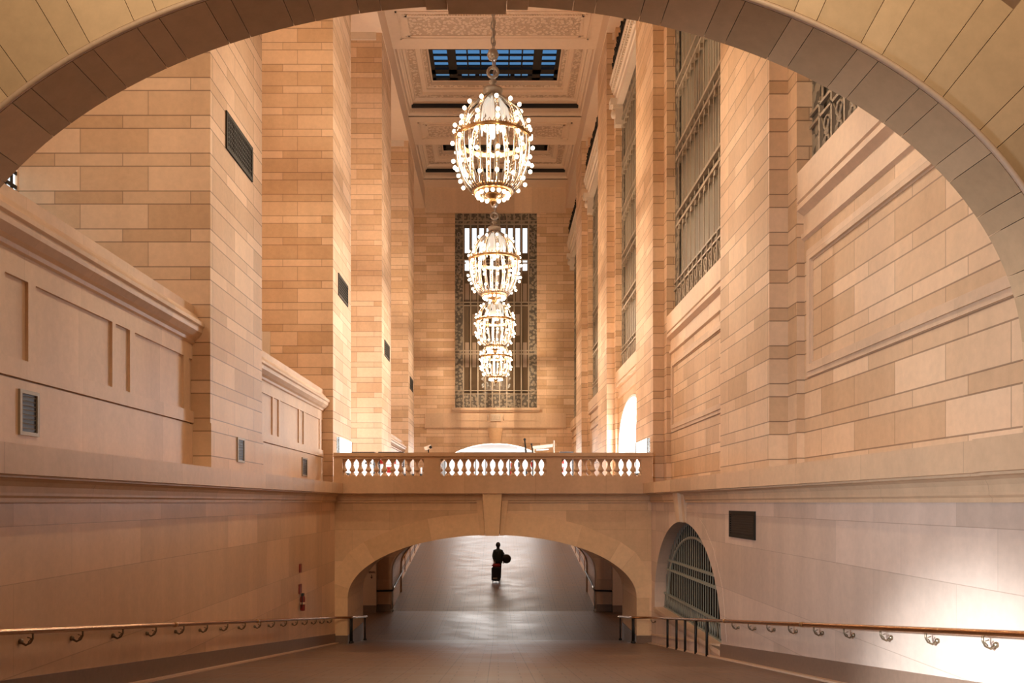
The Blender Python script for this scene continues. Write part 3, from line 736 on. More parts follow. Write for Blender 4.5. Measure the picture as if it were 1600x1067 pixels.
# end window
we=empty('window_8',(XC,YE+.3,8),kind='structure'); o0=(XC,YE+.3,8)
mb=MB(); mb.box(EX0,EX1,YE+.32,YE+.36,8,24.5); mb.build('glass',M['glass_end'],we,o0)
mb=MB(); NC=9; cw=(EX1-EX0-1.4)/NC
for k in range(NC):
    a=EX0+.7+k*cw
    mb.box(a+.12,a+cw-.12,YE+.28,YE+.31,21.2,23.3)
    if k in (0,1,7,8): mb.box(a+.12,a+cw-.12,YE+.28,YE+.31,19.7,20.6)
mb.build('upper_pane',M['sky_pane'],we,o0)
mb=MB()      # lighter brown panes: lamplit room behind the glass put into their colour
for z0,z1,ks in ((17.0,18.6,(0,1,7,8)),(11.5,13.6,(0,1,7,8)),(14.2,16.0,(1,7))):
    for k in ks:
        a=EX0+.7+k*cw; mb.box(a+.14,a+cw-.14,YE+.29,YE+.31,z0,z1)
mb.build('toned_pane',plain('painted_lit_pane',(.28,.20,.14),.4),we,o0)
mb=MB()
for k in range(NC+1):
    a=EX0+.7+k*cw; mb.box(a-.05,a+.05,YE+.12,YE+.22,8,24.5)
for z in (9.2,12.6,16.7,20.3,23.6): 
    for dz in (0,.28): mb.box(EX0,EX1,YE+.10,YE+.24,z+dz-.04,z+dz+.04)
mb.build('mullion',M['bronze_pale'],we,o0)
mb=MB(); mb.box(EX0,EX0+.65,YE+.15,YE+.25,8,24.5); mb.box(EX1-.65,EX1,YE+.15,YE+.25,8,24.5); mb.box(EX0+.65,EX1-.65,YE+.15,YE+.25,23.6,24.5); mb.box(EX0+.65,EX1-.65,YE+.15,YE+.25,8,9.2)
mb.build('ornament_border',M['orn_bronze'],we,o0)
mb=MB()
for x in (EX0+.32,EX1-.32):
    for zc in (21.6,22.2,22.7,20.2,19.7):
        mb.tube([(x+.14*math.cos(t),YE+.12,zc+.2*math.sin(t)) for t in [j*math.pi/5 for j in range(10)]],.035,4,closed=True)
mb.build('scroll',M['silver'],we,o0)
# vestibule beyond the end arch
mb=MB(); mb.box(-7,7,YE+1,95,5.05,5.3); struct(mb.build('ceiling_vestibule',M['white_paint']))
mb=MB(); mb.box(-7,-6.05,YE+1,95,-6,5.1); mb.box(5.74,7,YE+1,95,-6,5.1); struct(mb.build('wall_vestibule',M['white_paint']))
wd=empty('door_2',(XC,92,.75),kind='structure')
mb=MB(); mb.box(-6.05,5.74,92.0,92.1,-1,5.1); mb.build('pane',M['lit_white'],wd,(XC,92,.75))
mb=MB()
for k in range(11): mb.box(-6+k*1.17-.06,-6+k*1.17+.06,91.8,91.95,-1,5.1)
mb.box(-6.05,5.74,91.8,91.95,3.0,3.15); mb.build('mullion',M['white_paint'],wd,(XC,92,.75))
for x in (-3.25,1.95):
    g=empty('spotlight',(x,YE+1.3,4.62),'small bright spotlight glowing %s under the far arch'%('at the left end' if x<0 else 'at the right end'),'lamp')
    mb=MB(); mb.lathe([(.03,.42),(.05,.2),(.16,.14),(.18,-.02)],(x,YE+1.3,4.62),12); mb.build('housing',M['white_paint'],g,(x,YE+1.3,4.62))
    mb=MB(); mb.sphere((x,YE+1.25,4.58),.15,12); mb.build('bulb',M['bulb'],g,(x,YE+1.3,4.62))
    lamp('spotlight_light','POINT',(0,-.5,-.3),130,(1,.92,.82),.15,parent=g)
# ------------------------------------------------------------------ ceiling
mb=MB()
Lx,Rx=XL,XR
beams=[(8.74,15.5),(22.3,28.5),(29.8,34.2),(42.4,46.95),(55.2,59.5),(65.9,YE)]
cof=[(34.2,42.4),(46.95,55.2),(59.5,65.9)]
for a,b_ in beams: mb.box(Lx,Rx,a,b_,ZC,ZC+2.3)
for a,b_ in ((15.5,22.3),(28.5,29.8)): mb.box(Lx,Rx,a,b_,ZC+.6,ZC+2.3)
mb.box(PX-.6,8.6,8.7,YE+1,ZC+2.3,ZC+2.5) if False else None
struct(mb.build('ceiling',M['plaster']))
CP=[(0,0),(0,.06),(.06,.10),(.10,.22),(.10,.55),(.20,.58),(.26,.66),(.34,.70),(.34,.95),(.48,1.0),(.52,1.08),(.56,1.10)]
CQ=[(1.02,1.10),(1.06,1.28),(1.36,1.32),(1.36,1.42),(1.44,1.45)]
CR=[(1.66,1.5),(1.70,1.75),(1.80,1.78)]
def ring(mb,y0,y1,P,mi=0):
    for (i0,z0),(i1,z1) in zip(P,P[1:]):
        k=.80
        A=[(Lx+i0,y0+i0*k),(Rx-i0,y0+i0*k),(Rx-i0,y1-i0*k),(Lx+i0,y1-i0*k)]
        B=[(Lx+i1,y0+i1*k),(Rx-i1,y0+i1*k),(Rx-i1,y1-i1*k),(Lx+i1,y1-i1*k)]
        for j in range(4):
            a,b_=A[j],A[(j+1)%4]; c,d=B[(j+1)%4],B[j]
            mb.face([(a[0],a[1],ZC+z0),(b_[0],b_[1],ZC+z0),(c[0],c[1],ZC+z1),(d[0],d[1],ZC+z1)],mi)
for n,(a,b_) in enumerate(cof):
    mb=MB(); ring(mb,a,b_,CP); ring(mb,a,b_,CQ); ring(mb,a,b_,CR)
    ring(mb,a,b_,[(.56,1.10),(1.02,1.10)],1); ring(mb,a,b_,[(1.44,1.45),(1.66,1.5)],1)
    # black strip on the far side
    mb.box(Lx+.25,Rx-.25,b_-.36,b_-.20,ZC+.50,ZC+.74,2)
    # bead rows
    x=Lx+.2
    while x<Rx-.2: mb.box(x,x+.09,b_-.13,b_-.06,ZC+.30,ZC+.42); x+=.18
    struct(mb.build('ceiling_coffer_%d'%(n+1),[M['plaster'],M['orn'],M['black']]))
    sk=empty('window_%d'%(9+n),(XC,(a+b_)/2,ZC+1.78),kind='structure'); o0=(XC,(a+b_)/2,ZC+1.78)
    x0,x1,y0,y1=Lx+1.8,Rx-1.8,a+1.44,b_-1.44; zz=ZC+1.80
    mb=MB(); mb.box(x0,x1,y0,y1,zz+.5,zz+.52); mb.build('glass',M['glass'],sk,o0)
    mb=MB()
    W2,H2=x1-x0,y1-y0
    for u in (.17,.83): mb.box(x0+W2*u-.27,x0+W2*u+.27,y0,y1,zz-.05,zz+.12)
    for v in (.18,.80): mb.box(x0,x1,y0+H2*v-.28,y0+H2*v+.28,zz-.05,zz+.12)
    mb.box(x0,x0+.25,y0,y1,zz-.05,zz+.1); mb.box(x1-.25,x1,y0,y1,zz-.05,zz+.1); mb.box(x0,x1,y0,y0+.25,zz-.05,zz+.1); mb.box(x0,x1,y1-.35,y1,zz-.05,zz+.1)
    for u in (.29,.39,.5,.61,.71): mb.box(x0+W2*u-.045,x0+W2*u+.045,y0,y1,zz,zz+.1)
    for v in (.33,.46,.59,.70): mb.box(x0,x1,y0+H2*v-.06,y0+H2*v+.06,zz,zz+.1)
    for u in (.22,.36,.64,.78): mb.box(x0+W2*u-.14,x0+W2*u+.14,y1-.65,y1-.3,zz-.1,zz+.1)
    mb.build('frame',M['iron'],sk,o0)
# ornament panels on the underside of the cross beams
for n,(a,b_) in enumerate(((42.4,46.95),(55.2,59.5))):
    mb=MB(); c=(a+b_)/2-.05; h=1.25
    mb.box(Lx+1.15,Rx-1.15,c-h+.35,c+h-.35,ZC-.03,ZC,1)
    for e,w_,d in ((0,.10,.05),(.17,.05,.04),(.55,.12,.07)):
        x0,x1,y0,y1=Lx+.55+e*.9,Rx-.55-e*.9,c-h-.05+e*.55,c+h+.05-e*.55
        mb.box(x0,x1,y0,y0+w_,ZC-d,ZC); mb.box(x0,x1,y1-w_,y1,ZC-d,ZC); mb.box(x0,x0+w_,y0,y1,ZC-d,ZC); mb.box(x1-w_,x1,y0,y1,ZC-d,ZC)
    x=Lx+.9
    while x<Rx-.9: mb.box(x,x+.07,c+h-.26,c+h-.18,ZC-.06,ZC); mb.box(x,x+.07,c-h+.18,c-h+.26,ZC-.06,ZC); x+=.15
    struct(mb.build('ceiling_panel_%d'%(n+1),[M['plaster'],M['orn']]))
# roof over the left bays and the space behind the camera
mb=MB(); mb.box(PX-.6,PX,8,YE,ZB,ZC); mb.box(-16,16,-8.6,8.7,18.6,19); struct(mb.build('ceiling_near',M['plaster']))
mb=MB(); mb.box(-16,16,-8.6,-8,-7,19); mb.box(-16,-15.6,-8,8.7,ZL,19); mb.box(15.6,16,-8,8.7,ZL,19); struct(mb.build('wall_back',M['dado']))
# ------------------------------------------------------------------ vents
def vent_dark(side,y0,y1,z0,z1,label,cat='grille',ornate=True):
    x=XL if side<0 else WR; s_=1 if side<0 else -1
    e=empty('wall_grille',(x,(y0+y1)/2,z0),label,cat,group='pier grilles' if ornate else None); o0=(x,(y0+y1)/2,z0)
    mb=MB(); w_=.09
    for a,b_,c,d in ((y0,y1,z0,z0+w_),(y0,y1,z1-w_,z1),(y0,y0+w_,z0+w_,z1-w_),(y1-w_,y1,z0+w_,z1-w_)): mb.box(min(x,x+s_*.035),max(x,x+s_*.035),a,b_,c,d)
    mb.build('frame',M['bronze'],e,o0)
    mb=MB(); mb.box(min(x,x+s_*.008),max(x,x+s_*.008),y0+w_,y1-w_,z0+w_,z1-w_); mb.build('backing',M['black'],e,o0)
    mb=MB()
    if ornate:
        n=int((y1-y0-.2)/.1); m_=int((z1-z0-.2)/.1)
        for k in range(n+1): yy=y0+.1+(y1-y0-.2)*k/n; mb.box(min(x+s_*.008,x+s_*.022),max(x+s_*.008,x+s_*.022),yy-.014,yy+.014,z0+.08,z1-.08)
        for k in range(m_+1): zz=z0+.1+(z1-z0-.2)*k/m_; mb.box(min(x+s_*.008,x+s_*.024),max(x+s_*.008,x+s_*.024),y0+.08,y1-.08,zz-.014,zz+.014)
    else:
        k=z0+.12
        while k<z1-.1: mb.box(min(x+s_*.006,x+s_*.03),max(x+s_*.006,x+s_*.03),y0+.06,y1-.06,k,k+.022); k+=.055
    mb.build('lattice' if ornate else 'louvre',M['bronze'] if ornate else M['iron'],e,o0)
gl={1:'large dark bronze grille high on the broad left pier',2:'dark bronze grille on the pier at the left end of the bridge',3:'small dark grille on the left pier behind the bridge',4:'tiny dark grille on the farthest left pier'}
for i in (1,2,3,4):
    y0=PY[i][0]+.95; vent_dark(-1,y0,y0+1.93,7.98,8.83,gl[i])
vent_dark(1,17.76,19.72,-.84,-.20,'dark louvred vent in the lower right wall above the handrail',ornate=False)
def louvre(x,y0,y1,z0,z1,label):
    e=empty('louvred_vent',(x,(y0+y1)/2,z0),label,'vent'); o0=(x,(y0+y1)/2,z0)
    mb=MB(); w_=.05
    for a,b_,c,d in ((y0,y1,z0,z0+w_),(y0,y1,z1-w_,z1),(y0,y0+w_,z0+w_,z1-w_),(y1-w_,y1,z0+w_,z1-w_)): mb.box(x,x+.03,a,b_,c,d)
    mb.build('frame',M['bronze_pale'],e,o0)
    mb=MB(); mb.box(x,x+.006,y0+.04,y1-.04,z0+.04,z1-.04); mb.build('backing',M['black'],e,o0)
    mb=MB(); k=z0+.08
    while k<z1-.06: mb.hexa([(x+.006,y0+.04,k+.02),(x+.006,y1-.04,k+.02),(x+.016,y1-.04,k+.012),(x+.016,y0+.04,k+.012)],[(x+.006,y0+.04,k+.03),(x+.006,y1-.04,k+.03),(x+.016,y1-.04,k+.022),(x+.016,y0+.04,k+.022)]); k+=.062
    mb.build('slat',M['bronze_mid'],e,o0)
louvre(-6.48,10.82,11.28,.92,1.54,'upright louvred vent at the left edge below the parapet panels')
louvre(XL+.03,18.70,19.22,.95,1.53,'narrow louvred vent low on the broad left pier')
louvre(-6.48,26.5,27.2,.88,1.50,'smallest louvred vent near the left end of the bridge')
# ------------------------------------------------------------------ handrails
def rz(y): return -.25-.1354*y
def bracket(parent,x,y,z,s_):
    """s_: direction from the wall to the rail"""
    mb=MB()
    mb.tube([(x,y,z-.03),(x,y,z-.10),(x-s_*.03,y,z-.155),(x-s_*.09,y,z-.185),(x-s_*.165,y,z-.14)],[.014,.013,.014,.015,.018],7)
    mb.sphere((x-s_*.155,y,z-.14),.036,8); mb.tube([(x-s_*.06,y,z-.15),(x-s_*.02,y,z-.10),(x-s_*.07,y,z-.085)],.008,5)
    return mb.build('bracket',M['bracket'],parent,(x,y,z))
def hrail(side,label):
    wx=WL if side<0 else WR; s_=1 if side<0 else -1; x=wx+s_*.17
    e=empty('handrail',(x,15,rz(15)),label,'handrail',group='ramp handrails'); o0=(x,15,rz(15))
    mb=MB(); n=60; pts=[(x,-1+29.9*k/n+.0,rz(-1+29.9*k/n)) for k in range(n+1)]
    pts+=[(x+s_*.1,29.25,rz(29.25)),(x+s_*.42,29.58,rz(29.58)),(BX-s_*(BA-.12),29.58,rz(29.6)),(BX-s_*(BA-.16),29.9,rz(29.9)),(BX-s_*(BA-.16),33.1,rz(33.0))]
    mb.tube(pts,.042,10); mb.build('rail',M['brass'],e,o0)
    ys=[10.13+1.22*k for k in range(-9,16)]
    if side>0: ys=[9.18+1.225*k for k in range(-8,9)]+[29.0]
    for y in ys: bracket(e,x,y,rz(y),s_)
    for y in (2.2,8.3,14.6,19.6): 
        mb=MB(); mb.tube([(x,y-.06,rz(y-.06)),(x,y+.06,rz(y+.06))],.05,10); mb.build('joint_ring',M['gold'],e,o0)
    # end posts against the bridge jamb
    for y in (29.62,29.95,32.9):
        mb=MB(); xx=BX-s_*(BA-.13); mb.tube([(xx,y,rz(y)+.02),(xx,y,ramp(y))],.03,8); mb.sphere((xx,y,ramp(y)+.03),.07,8); mb.build('post',M['iron'],e,o0)
    if side>0:
        for X in (1043,1057,1070.5,1087,1104.5):
            y=F*x/(X-777); mb=MB(); mb.tube([(x,y,rz(y)),(x,y,ramp(y)-.02)],.038,8); mb.build('post',M['iron'],e,o0)
    return e
hrail(-1,'long brass handrail on dark brackets along the lower left wall'); hrail(1,'long brass handrail on the lower right wall, standing on posts before the arched grille')
# handrails of the far passage
for s_,lb in ((-1,'short dark handrail across the passage wall under the bridge, near the lettering'),(1,'short dark handrail in the passage under the bridge on the side without lettering')):
    xa=BX+s_*(BA-.10); xb=xa+s_*1.5
    e=empty('passage_handrail',(xa,41.8,-4.65),lb,'handrail'); o0=(xa,41.8,-4.65)
    mb=MB(); mb.tube([(xb,41.8,-4.65),(xa,41.8,-4.60),(xa,42.2,-4.5),(xa,46.0,ramp(46)+1.15),(xa,46.3,ramp(46.3)+1.15)],.05,8); mb.build('rail',M['iron'],e,o0)
    mb=MB(); mb.tube([(xa,41.85,-4.58),(xa-s_*.02,42.5,-4.45)],.055,8); mb.build('end_cap',M['silver'],e,o0)
    mb=MB(); mb.tube([(xa,41.8,-4.6),(xa,41.8,-5.75)],.035,8); mb.sphere((xa,41.8,-5.62),.08,8); mb.build('post',M['silver'],e,o0)
    xw=WL+.17 if s_<0 else WR-.17
    e2=empty('ramp_handrail',(xw,60,ramp(60)),'pale handrail rising beside the far ramp, on the %s side of the person'%('lettering' if s_<0 else 'posts'),'handrail'); o0=(xw,60,ramp(60))
    mb=MB(); mb.tube([(xw,46.4,ramp(46.4)+1.15),(xw,85,ramp(85)+1.15)],.05,8); mb.build('rail',M['brass'],e2,o0)
    for y in range(48,84,3):
        mb=MB(); mb.tube([(xw,y,ramp(y)+1.15),(xw,y,ramp(y))],.03,6); mb.build('post',M['brass'],e2,o0)
# ------------------------------------------------------------------ chandeliers
def chandelier(x,y,name_lab):
    z0=9.45
    c=(x,y,z0)
    e=empty('chandelier',c,name_lab,'chandelier',group='globe chandeliers down the middle of the hall')
    E=[(12.81,.28),(12.68,.46),(12.50,.66),(12.3,.86),(12.04,1.01),(11.75,1.11),(11.45,1.165),(11.1,1.175),(10.8,1.14),(10.5,1.06),(10.2,.94),(9.98,.80),(9.80,.62)]
    def rad(z):
        for (za,ra),(zb,rb) in zip(E,E[1:]):
            if za>=z>=zb: return ra+(rb-ra)*(za-z)/(za-zb)
        return E[0][1] if z>E[0][0] else E[-1][1]
    # chain up to the ceiling
    mb=MB(); z=13.75; k=0
    while z<ZC+1.5:
        a=(.055,0) if k%2 else (0,.055)
        mb.tube([(x+a[0]*math.cos(t),y+a[1]*math.cos(t),z+.13+.15*math.sin(t)) for t in [j*math.pi/5 for j in range(10)]],.022,5,closed=True); z+=.24; k+=1
    mb.tube([(x,y,13.7),(x,y,ZC+1.9)],.018,5)
    mb.build('chain',M['silver'],e,c)
    mb=MB(); mb.tube([(x+.16*math.cos(t),y,13.60+.16*math.sin(t)) for t in [j*math.pi/8 for j in range(16)]],.05,6,closed=True)
    mb.lathe([(.03,13.35),(.12,13.33),(.13,13.28),(.06,13.24),(.05,13.16),(.10,13.12),(.10,13.05)],(x,y,0),16); mb.build('shackle',M['silver'],e,c)
    mb=MB(); mb.lathe([(.03,14.35),(.14,14.28),(.19,14.15),(.14,14.02),(.03,13.95)],(x,y,0),16); mb.build('chain_ball',M['silver'],e,c)
    mb=MB(); mb.lathe([(.10,13.10),(.24,13.08),(.31,13.04),(.31,12.98),(.28,12.96),(.28,12.84),(.30,12.82),(.30,12.76),(.24,12.74)],(x,y,0),28); mb.build('cap',M['silver'],e,c)
    mb=MB(); mb.lathe([(.10,12.75),(.22,12.6),(.26,12.4),(.20,12.2),(.32,12.05),(.38,11.9),(.30,11.78),(.12,11.72),(.10,11.6),(.03,11.5)],(x,y,0),20)
    for k in range(8):
        a=k*math.pi/4; mb.tube([(x+r_*math.cos(a),y+r_*math.sin(a),zz) for r_,zz in ((.2,12.7),(.42,12.45),(.52,12.1),(.5,11.75))],[.07,.06,.05,.02],6)
    mb.build('glass_core',M['core'],e,c)
    NR=12
    # one rib: twin nickel bars with gilt leaves between
    first=None
    for k in range(NR):
        a=2*math.pi*k/NR+.13
        if first is None:
            mb=MB()
            for off in (-.055,.055):
                pts=[(rad(z)*1.0, off*min(1,rad(z)/.6), z) for z,_ in E]
                mb.tube([(p[0],p[1],p[2]-z0) for p in pts],.026,6)
            for j in range(26):
                z=12.6-j*.108; r_=rad(z)
                mb.tube([(r_-.01,-.045,z-.03-z0),(r_+.02,0,z+.03-z0),(r_-.01,.045,z-.03-z0)],.016,4,mi=1)
            mb2=mb.b
            for v in mb2.verts: v.co*=U
            bmesh.ops.recalc_face_normals(mb2,faces=mb2.faces)
            me=bpy.data.meshes.new('rib'); mb2.to_mesh(me); mb2.free(); me.materials.append(M['silver']); me.materials.append(M['gold'])
            first=me
        o=bpy.data.objects.new('rib',first); col.objects.link(o); o.parent=e; o.rotation_euler=(0,0,a)
    mb=MB()
    for off in (-.03,.03):
        mb.tube([(rad(z)+.005,off,z-z0) for z in (11.42,11.1,10.8,10.5,10.2,9.98,9.82)],.014,5)
    for v in mb.b.verts: v.co*=U
    bmesh.ops.recalc_face_normals(mb.b,faces=mb.b.faces)
    me=bpy.data.meshes.new('rod'); mb.b.to_mesh(me); mb.b.free(); me.materials.append(M['silver'])
    for k in range(NR):
        o=bpy.data.objects.new('rod',me); col.objects.link(o); o.parent=e; o.rotation_euler=(0,0,2*math.pi*(k+.5)/NR+.13)
    # bands
    mb=MB(); mb.lathe([(1.13,11.40),(1.20,11.41),(1.22,11.46),(1.20,11.52),(1.13,11.53)],(x,y,0),48,cap=False)
    for k in range(48):
        a=2*math.pi*k/48; r_=1.19
        mb.tube([(x+r_*math.cos(a),y+r_*math.sin(a),11.5),(x+(r_+.03)*math.cos(a+.05),y+(r_+.03)*math.sin(a+.05),11.60),(x+r_*math.cos(a+.1),y+r_*math.sin(a+.1),11.5)],.018,4)
    mb.build('middle_band',M['gold'],e,c)
    mb=MB(); mb.lathe([(.56,9.78),(.66,9.80),(.68,9.88),(.60,9.95),(.54,9.92)],(x,y,0),36,cap=False)
    mb.lathe([(.30,9.70),(.50,9.74),(.52,9.80),(.30,9.82)],(x,y,0),30,cap=False); mb.build('bottom_ring',M['gold'],e,c)
    mb=MB(); mb.lathe([(.32,9.74),(.22,9.66),(.12,9.62),(.09,9.56),(.12,9.52),(.09,9.46),(.02,9.38)],(x,y,0),16); mb.build('finial',M['gold'],e,c)
    # 84 bulbs on the ribs and 16 round the bottom ring
    mb=MB(); mb.sphere((0,0,0),.062,10)
    for v in mb.b.verts: v.co*=U
    bmesh.ops.recalc_face_normals(mb.b,faces=mb.b.faces)
    me=bpy.data.meshes.new('bulb'); mb.b.to_mesh(me); mb.b.free(); me.materials.append(M['bulb'])
    for k in range(NR):
        a=2*math.pi*k/NR+.13
        for z,r_ in ((12.42,.90),(11.86,1.20),(11.66,1.22),(11.28,1.28),(10.72,1.25),(10.52,1.20),(10.10,1.03)):
            o=bpy.data.objects.new('bulb',me); col.objects.link(o); o.parent=e; o.location=Vector((r_*math.cos(a),r_*math.sin(a),z-z0))*U
    for k in range(16):
        a=2*math.pi*k/16; o=bpy.data.objects.new('bulb',me); col.objects.link(o); o.parent=e; o.location=Vector((.50*math.cos(a),.50*math.sin(a),9.70-z0))*U
    return e
CH=[]
c1=chandelier(-.14,25.3,'largest and nearest globe chandelier with nickel ribs and bare bulbs, hanging highest in the view')
CH.append(c1)
labs=['second globe chandelier, hanging directly below the largest one in the view','third globe chandelier in the row, in front of the end window','smallest lit globe chandelier, farthest in the row and lowest in the view']
for k,(yy,xx) in enumerate(((37.95,-.14),(50.6,-.14),(63.2,-.12))):
    c=copy_tree(c1); c.location=Vector((xx,yy,9.45))*U; c['label']=labs[k]; CH.append(c)
c=copy_tree(c1); c.location=Vector((-.14,12.65,9.45))*U; c['label']='globe chandelier hanging above the view between the near arch and the largest chandelier'; CH.append(c)
for k,c in enumerate(CH):
    lamp('chandelier_light','POINT',(0,0,1.9),(1200,1450,1350,1250,860)[k],WARM,.10,parent=c)
# ------------------------------------------------------------------ person, suitcase, bag
def skin_body(name,joints,edges,mat,parent=None,origin=(0,0,0),levels=2):
    me=bpy.data.meshes.new(name); bm=bmesh.new()
    lay=bm.verts.layers.skin.verify()
    vs=[bm.verts.new(j[:3]) for j in joints]
    for i,(v,j) in enumerate(zip(vs,joints)):
        r_=j[3]; v[lay].radius=(r_,r_) if not isinstance(r_,tuple) else r_; v[lay].use_root=(i==0)
    for p,q_ in edges: bm.edges.new((vs[p],vs[q_]))
    bm.to_mesh(me); bm.free()
    o=bpy.data.objects.new(name,me); col.objects.link(o); me.materials.append(mat)
    sm=o.modifiers.new('skin','SKIN'); sm.use_smooth_shade=True
    ss=o.modifiers.new('sub','SUBSURF'); ss.levels=levels; ss.render_levels=levels
    o.location=Vector(origin)
    if parent is not None: o.parent=parent
    return o
pY=49.2; pX=.05; pz=ramp(pY)
pe=empty('person',(pX,pY,pz),'person in a dark coat seen from behind, walking up the far ramp with a suitcase','person')
# metres, standing at 0, facing +Y (away from the camera)
J=[(0,0,.94,(.13,.10)),(0,.01,1.10,(.135,.10)),(0,.03,1.28,(.16,.11)),(0,.05,1.42,(.13,.09)),(0,.06,1.50,.07),(0,.07,1.58,.075),(0,.075,1.68,.088),(0,.07,1.74,.055),
   (.17,.04,1.41,.06),(.24,-.02,1.18,.048),(.27,.04,.97,.038),(.275,.07,.90,.030),
   (-.17,.04,1.41,.06),(-.23,-.06,1.16,.048),(-.20,-.17,.97,.036),(-.18,-.22,.90,.030),
   (.09,.02,.86,.095),(.10,.16,.50,.065),(.10,.04,.10,.045),(.10,.16,.04,.04),
   (-.09,-.0,.86,.095),(-.09,.0,.50,.065),(-.09,-.22,.13,.045),(-.09,-.13,.035,.04)]
Ed=[(0,1),(1,2),(2,3),(3,4),(4,5),(5,6),(6,7),(3,8),(8,9),(9,10),(10,11),(3,12),(12,13),(13,14),(14,15),(0,16),(16,17),(17,18),(18,19),(0,20),(20,21),(21,22),(22,23)]
skin_body('body',J,Ed,M['trousers'],pe)
# coat over the trunk and arms
Jc=[(0,0,.74,(.25,.18)),(0,0,.95,(.235,.17)),(0,.02,1.15,(.215,.16)),(0,.035,1.32,(.22,.15)),(0,.05,1.44,(.13,.10)),(0,.06,1.50,(.085,.075)),
    (.18,.04,1.40,.078),(.25,-.02,1.18,.066),(.275,.04,.98,.052),(-.18,.04,1.40,.078),(-.24,-.06,1.16,.066),(-.20,-.17,.97,.052)]
skin_body('coat',Jc,[(0,1),(1,2),(2,3),(3,4),(4,5),(4,6),(6,7),(7,8),(4,9),(9,10),(10,11)],M['coat'],pe)
mb=MB(); mb.sphere((0,.055/U,1.70/U),.118/U,14,sz=1.2); 
for v in mb.b.verts: v.co*=U
bmesh.ops.recalc_face_normals(mb.b,faces=mb.b.faces)
me=bpy.data.meshes.new('hair'); mb.b.to_mesh(me); mb.b.free(); me.materials.append(M['hair']); o=bpy.data.objects.new('hair',me); col.objects.link(o); o.parent=pe
# face turned away up the ramp: nose, ears
mb=MB()
mb.sphere((0,.165/U,1.655/U),.02/U,8); mb.sphere((.088/U,.07/U,1.66/U),.022/U,8); mb.sphere((-.088/U,.07/U,1.66/U),.022/U,8)
mb.sphere((0,.115/U,1.655/U),.058/U,12,sz=1.25)
for v in mb.b.verts: v.co*=U
me=bpy.data.meshes.new('face'); mb.b.to_mesh(me); mb.b.free(); me.materials.append(M['skin']); o=bpy.data.objects.new('face',me); col.objects.link(o); o.parent=pe
def hand(sx,wx,wy,wz,down=(0,0,-1)):
    JJ=[(wx,wy,wz,.026),(wx,wy+.01,wz-.05,(.036,.02))]; EE=[(0,1)]
    for k,(dx,l) in enumerate(((-.030,.062),(-.010,.072),(.010,.068),(.030,.055))):
        b0=len(JJ); JJ+=[(wx+dx,wy+.012,wz-.085,.009),(wx+dx,wy+.02,wz-.085-l*.55,.008),(wx+dx,wy+.045,wz-.085-l*.9,.007)]
        EE+=[(1,b0),(b0,b0+1),(b0+1,b0+2)]
    b0=len(JJ); JJ+=[(wx-sx*.045,wy+.02,wz-.06,.010),(wx-sx*.055,wy+.035,wz-.095,.008)]; EE+=[(1,b0),(b0,b0+1)]
    o=skin_body('hand',JJ,EE,M['skin'],pe,levels=1)
hand(1,.276,.075,.905); hand(-1,-.18,-.22,.91)
# round black bag hanging at the right side
bg=empty('shoulder_bag',(pX+.62,pY,pz+1.0),'round black bag carried at the right side of the person','bag'); 
mb=MB(); bc=(pX+.52,pY-.10,pz+1.28)
mb.lathe([(.02,-.15),(.22,-.14),(.27,-.08),(.28,0),(.27,.08),(.22,.14),(.02,.15)],(0,0,0),20)
for v in mb.b.verts: v.co=Vector((v.co.x,v.co.z,v.co.y*1.02))+Vector(bc)
mb.build('bag_body',M['black'],bg,(pX+.62,pY,pz+1.0))
mb=MB(); mb.tube([(bc[0]-.1,bc[1],bc[2]+.26),(pX+.30,pY-.06,pz+1.72),(pX+.14,pY,pz+1.86),(pX+.02,pY-.17,pz+1.6)],.02,6); mb.build('strap',M['black'],bg,(pX+.62,pY,pz+1.0))
# suitcase with a red bag on top
sY=48.45; sX=-.06; sz=ramp(sY)
su=empty('suitcase',(sX,sY,sz),'upright black wheeled suitcase pulled behind the person','suitcase'); o0=(sX,sY,sz)
mb=MB(); mb.box(sX-.29,sX+.25,sY-.15,sY+.17,sz+.08,sz+.93); bmesh.ops.bevel(mb.b,geom=mb.b.edges[:],offset=.05,segments=3,affect='EDGES'); mb.build('shell',M['black'],su,o0)
mb=MB(); mb.box(sX-.20,sX+.06,sY-.165,sY-.145,sz+.22,sz+.30); mb.build('reflective_strip',M['white_paint'],su,o0)
mb=MB()
for xx in (sX-.21,sX+.17):
    mb.box(xx-.03,xx+.03,sY-.10,sY+.06,sz+.07,sz+.14)
mb.build('wheel_housing',M['black'],su,o0)
for xx in (sX-.21,sX+.17):
    mb=MB(); mb.tube([(xx-.025,sY-.03,sz+.06),(xx+.025,sY-.03,sz+.06)],.06,14); mb.build('wheel',M['black'],su,o0)
mb=MB(); mb.tube([(sX-.18,sY+.12,sz+.9),(sX-.18,sY+.32,sz+1.32),(sX-.08,sY+.33,sz+1.33),(sX-.08,sY+.12,sz+.9)],.014,6); mb.build('handle',M['silver'],su,o0)
mb=MB(); mb.box(sX-.28,sX+.27,sY-.12,sY+.14,sz+.93,sz+1.13); bmesh.ops.bevel(mb.b,geom=mb.b.edges[:],offset=.07,segments=3,affect='EDGES')
tag(mb.build('red_bag',M['red'],origin=(sX,sY,sz+.93)),'soft red bag lying on top of the black suitcase','bag')
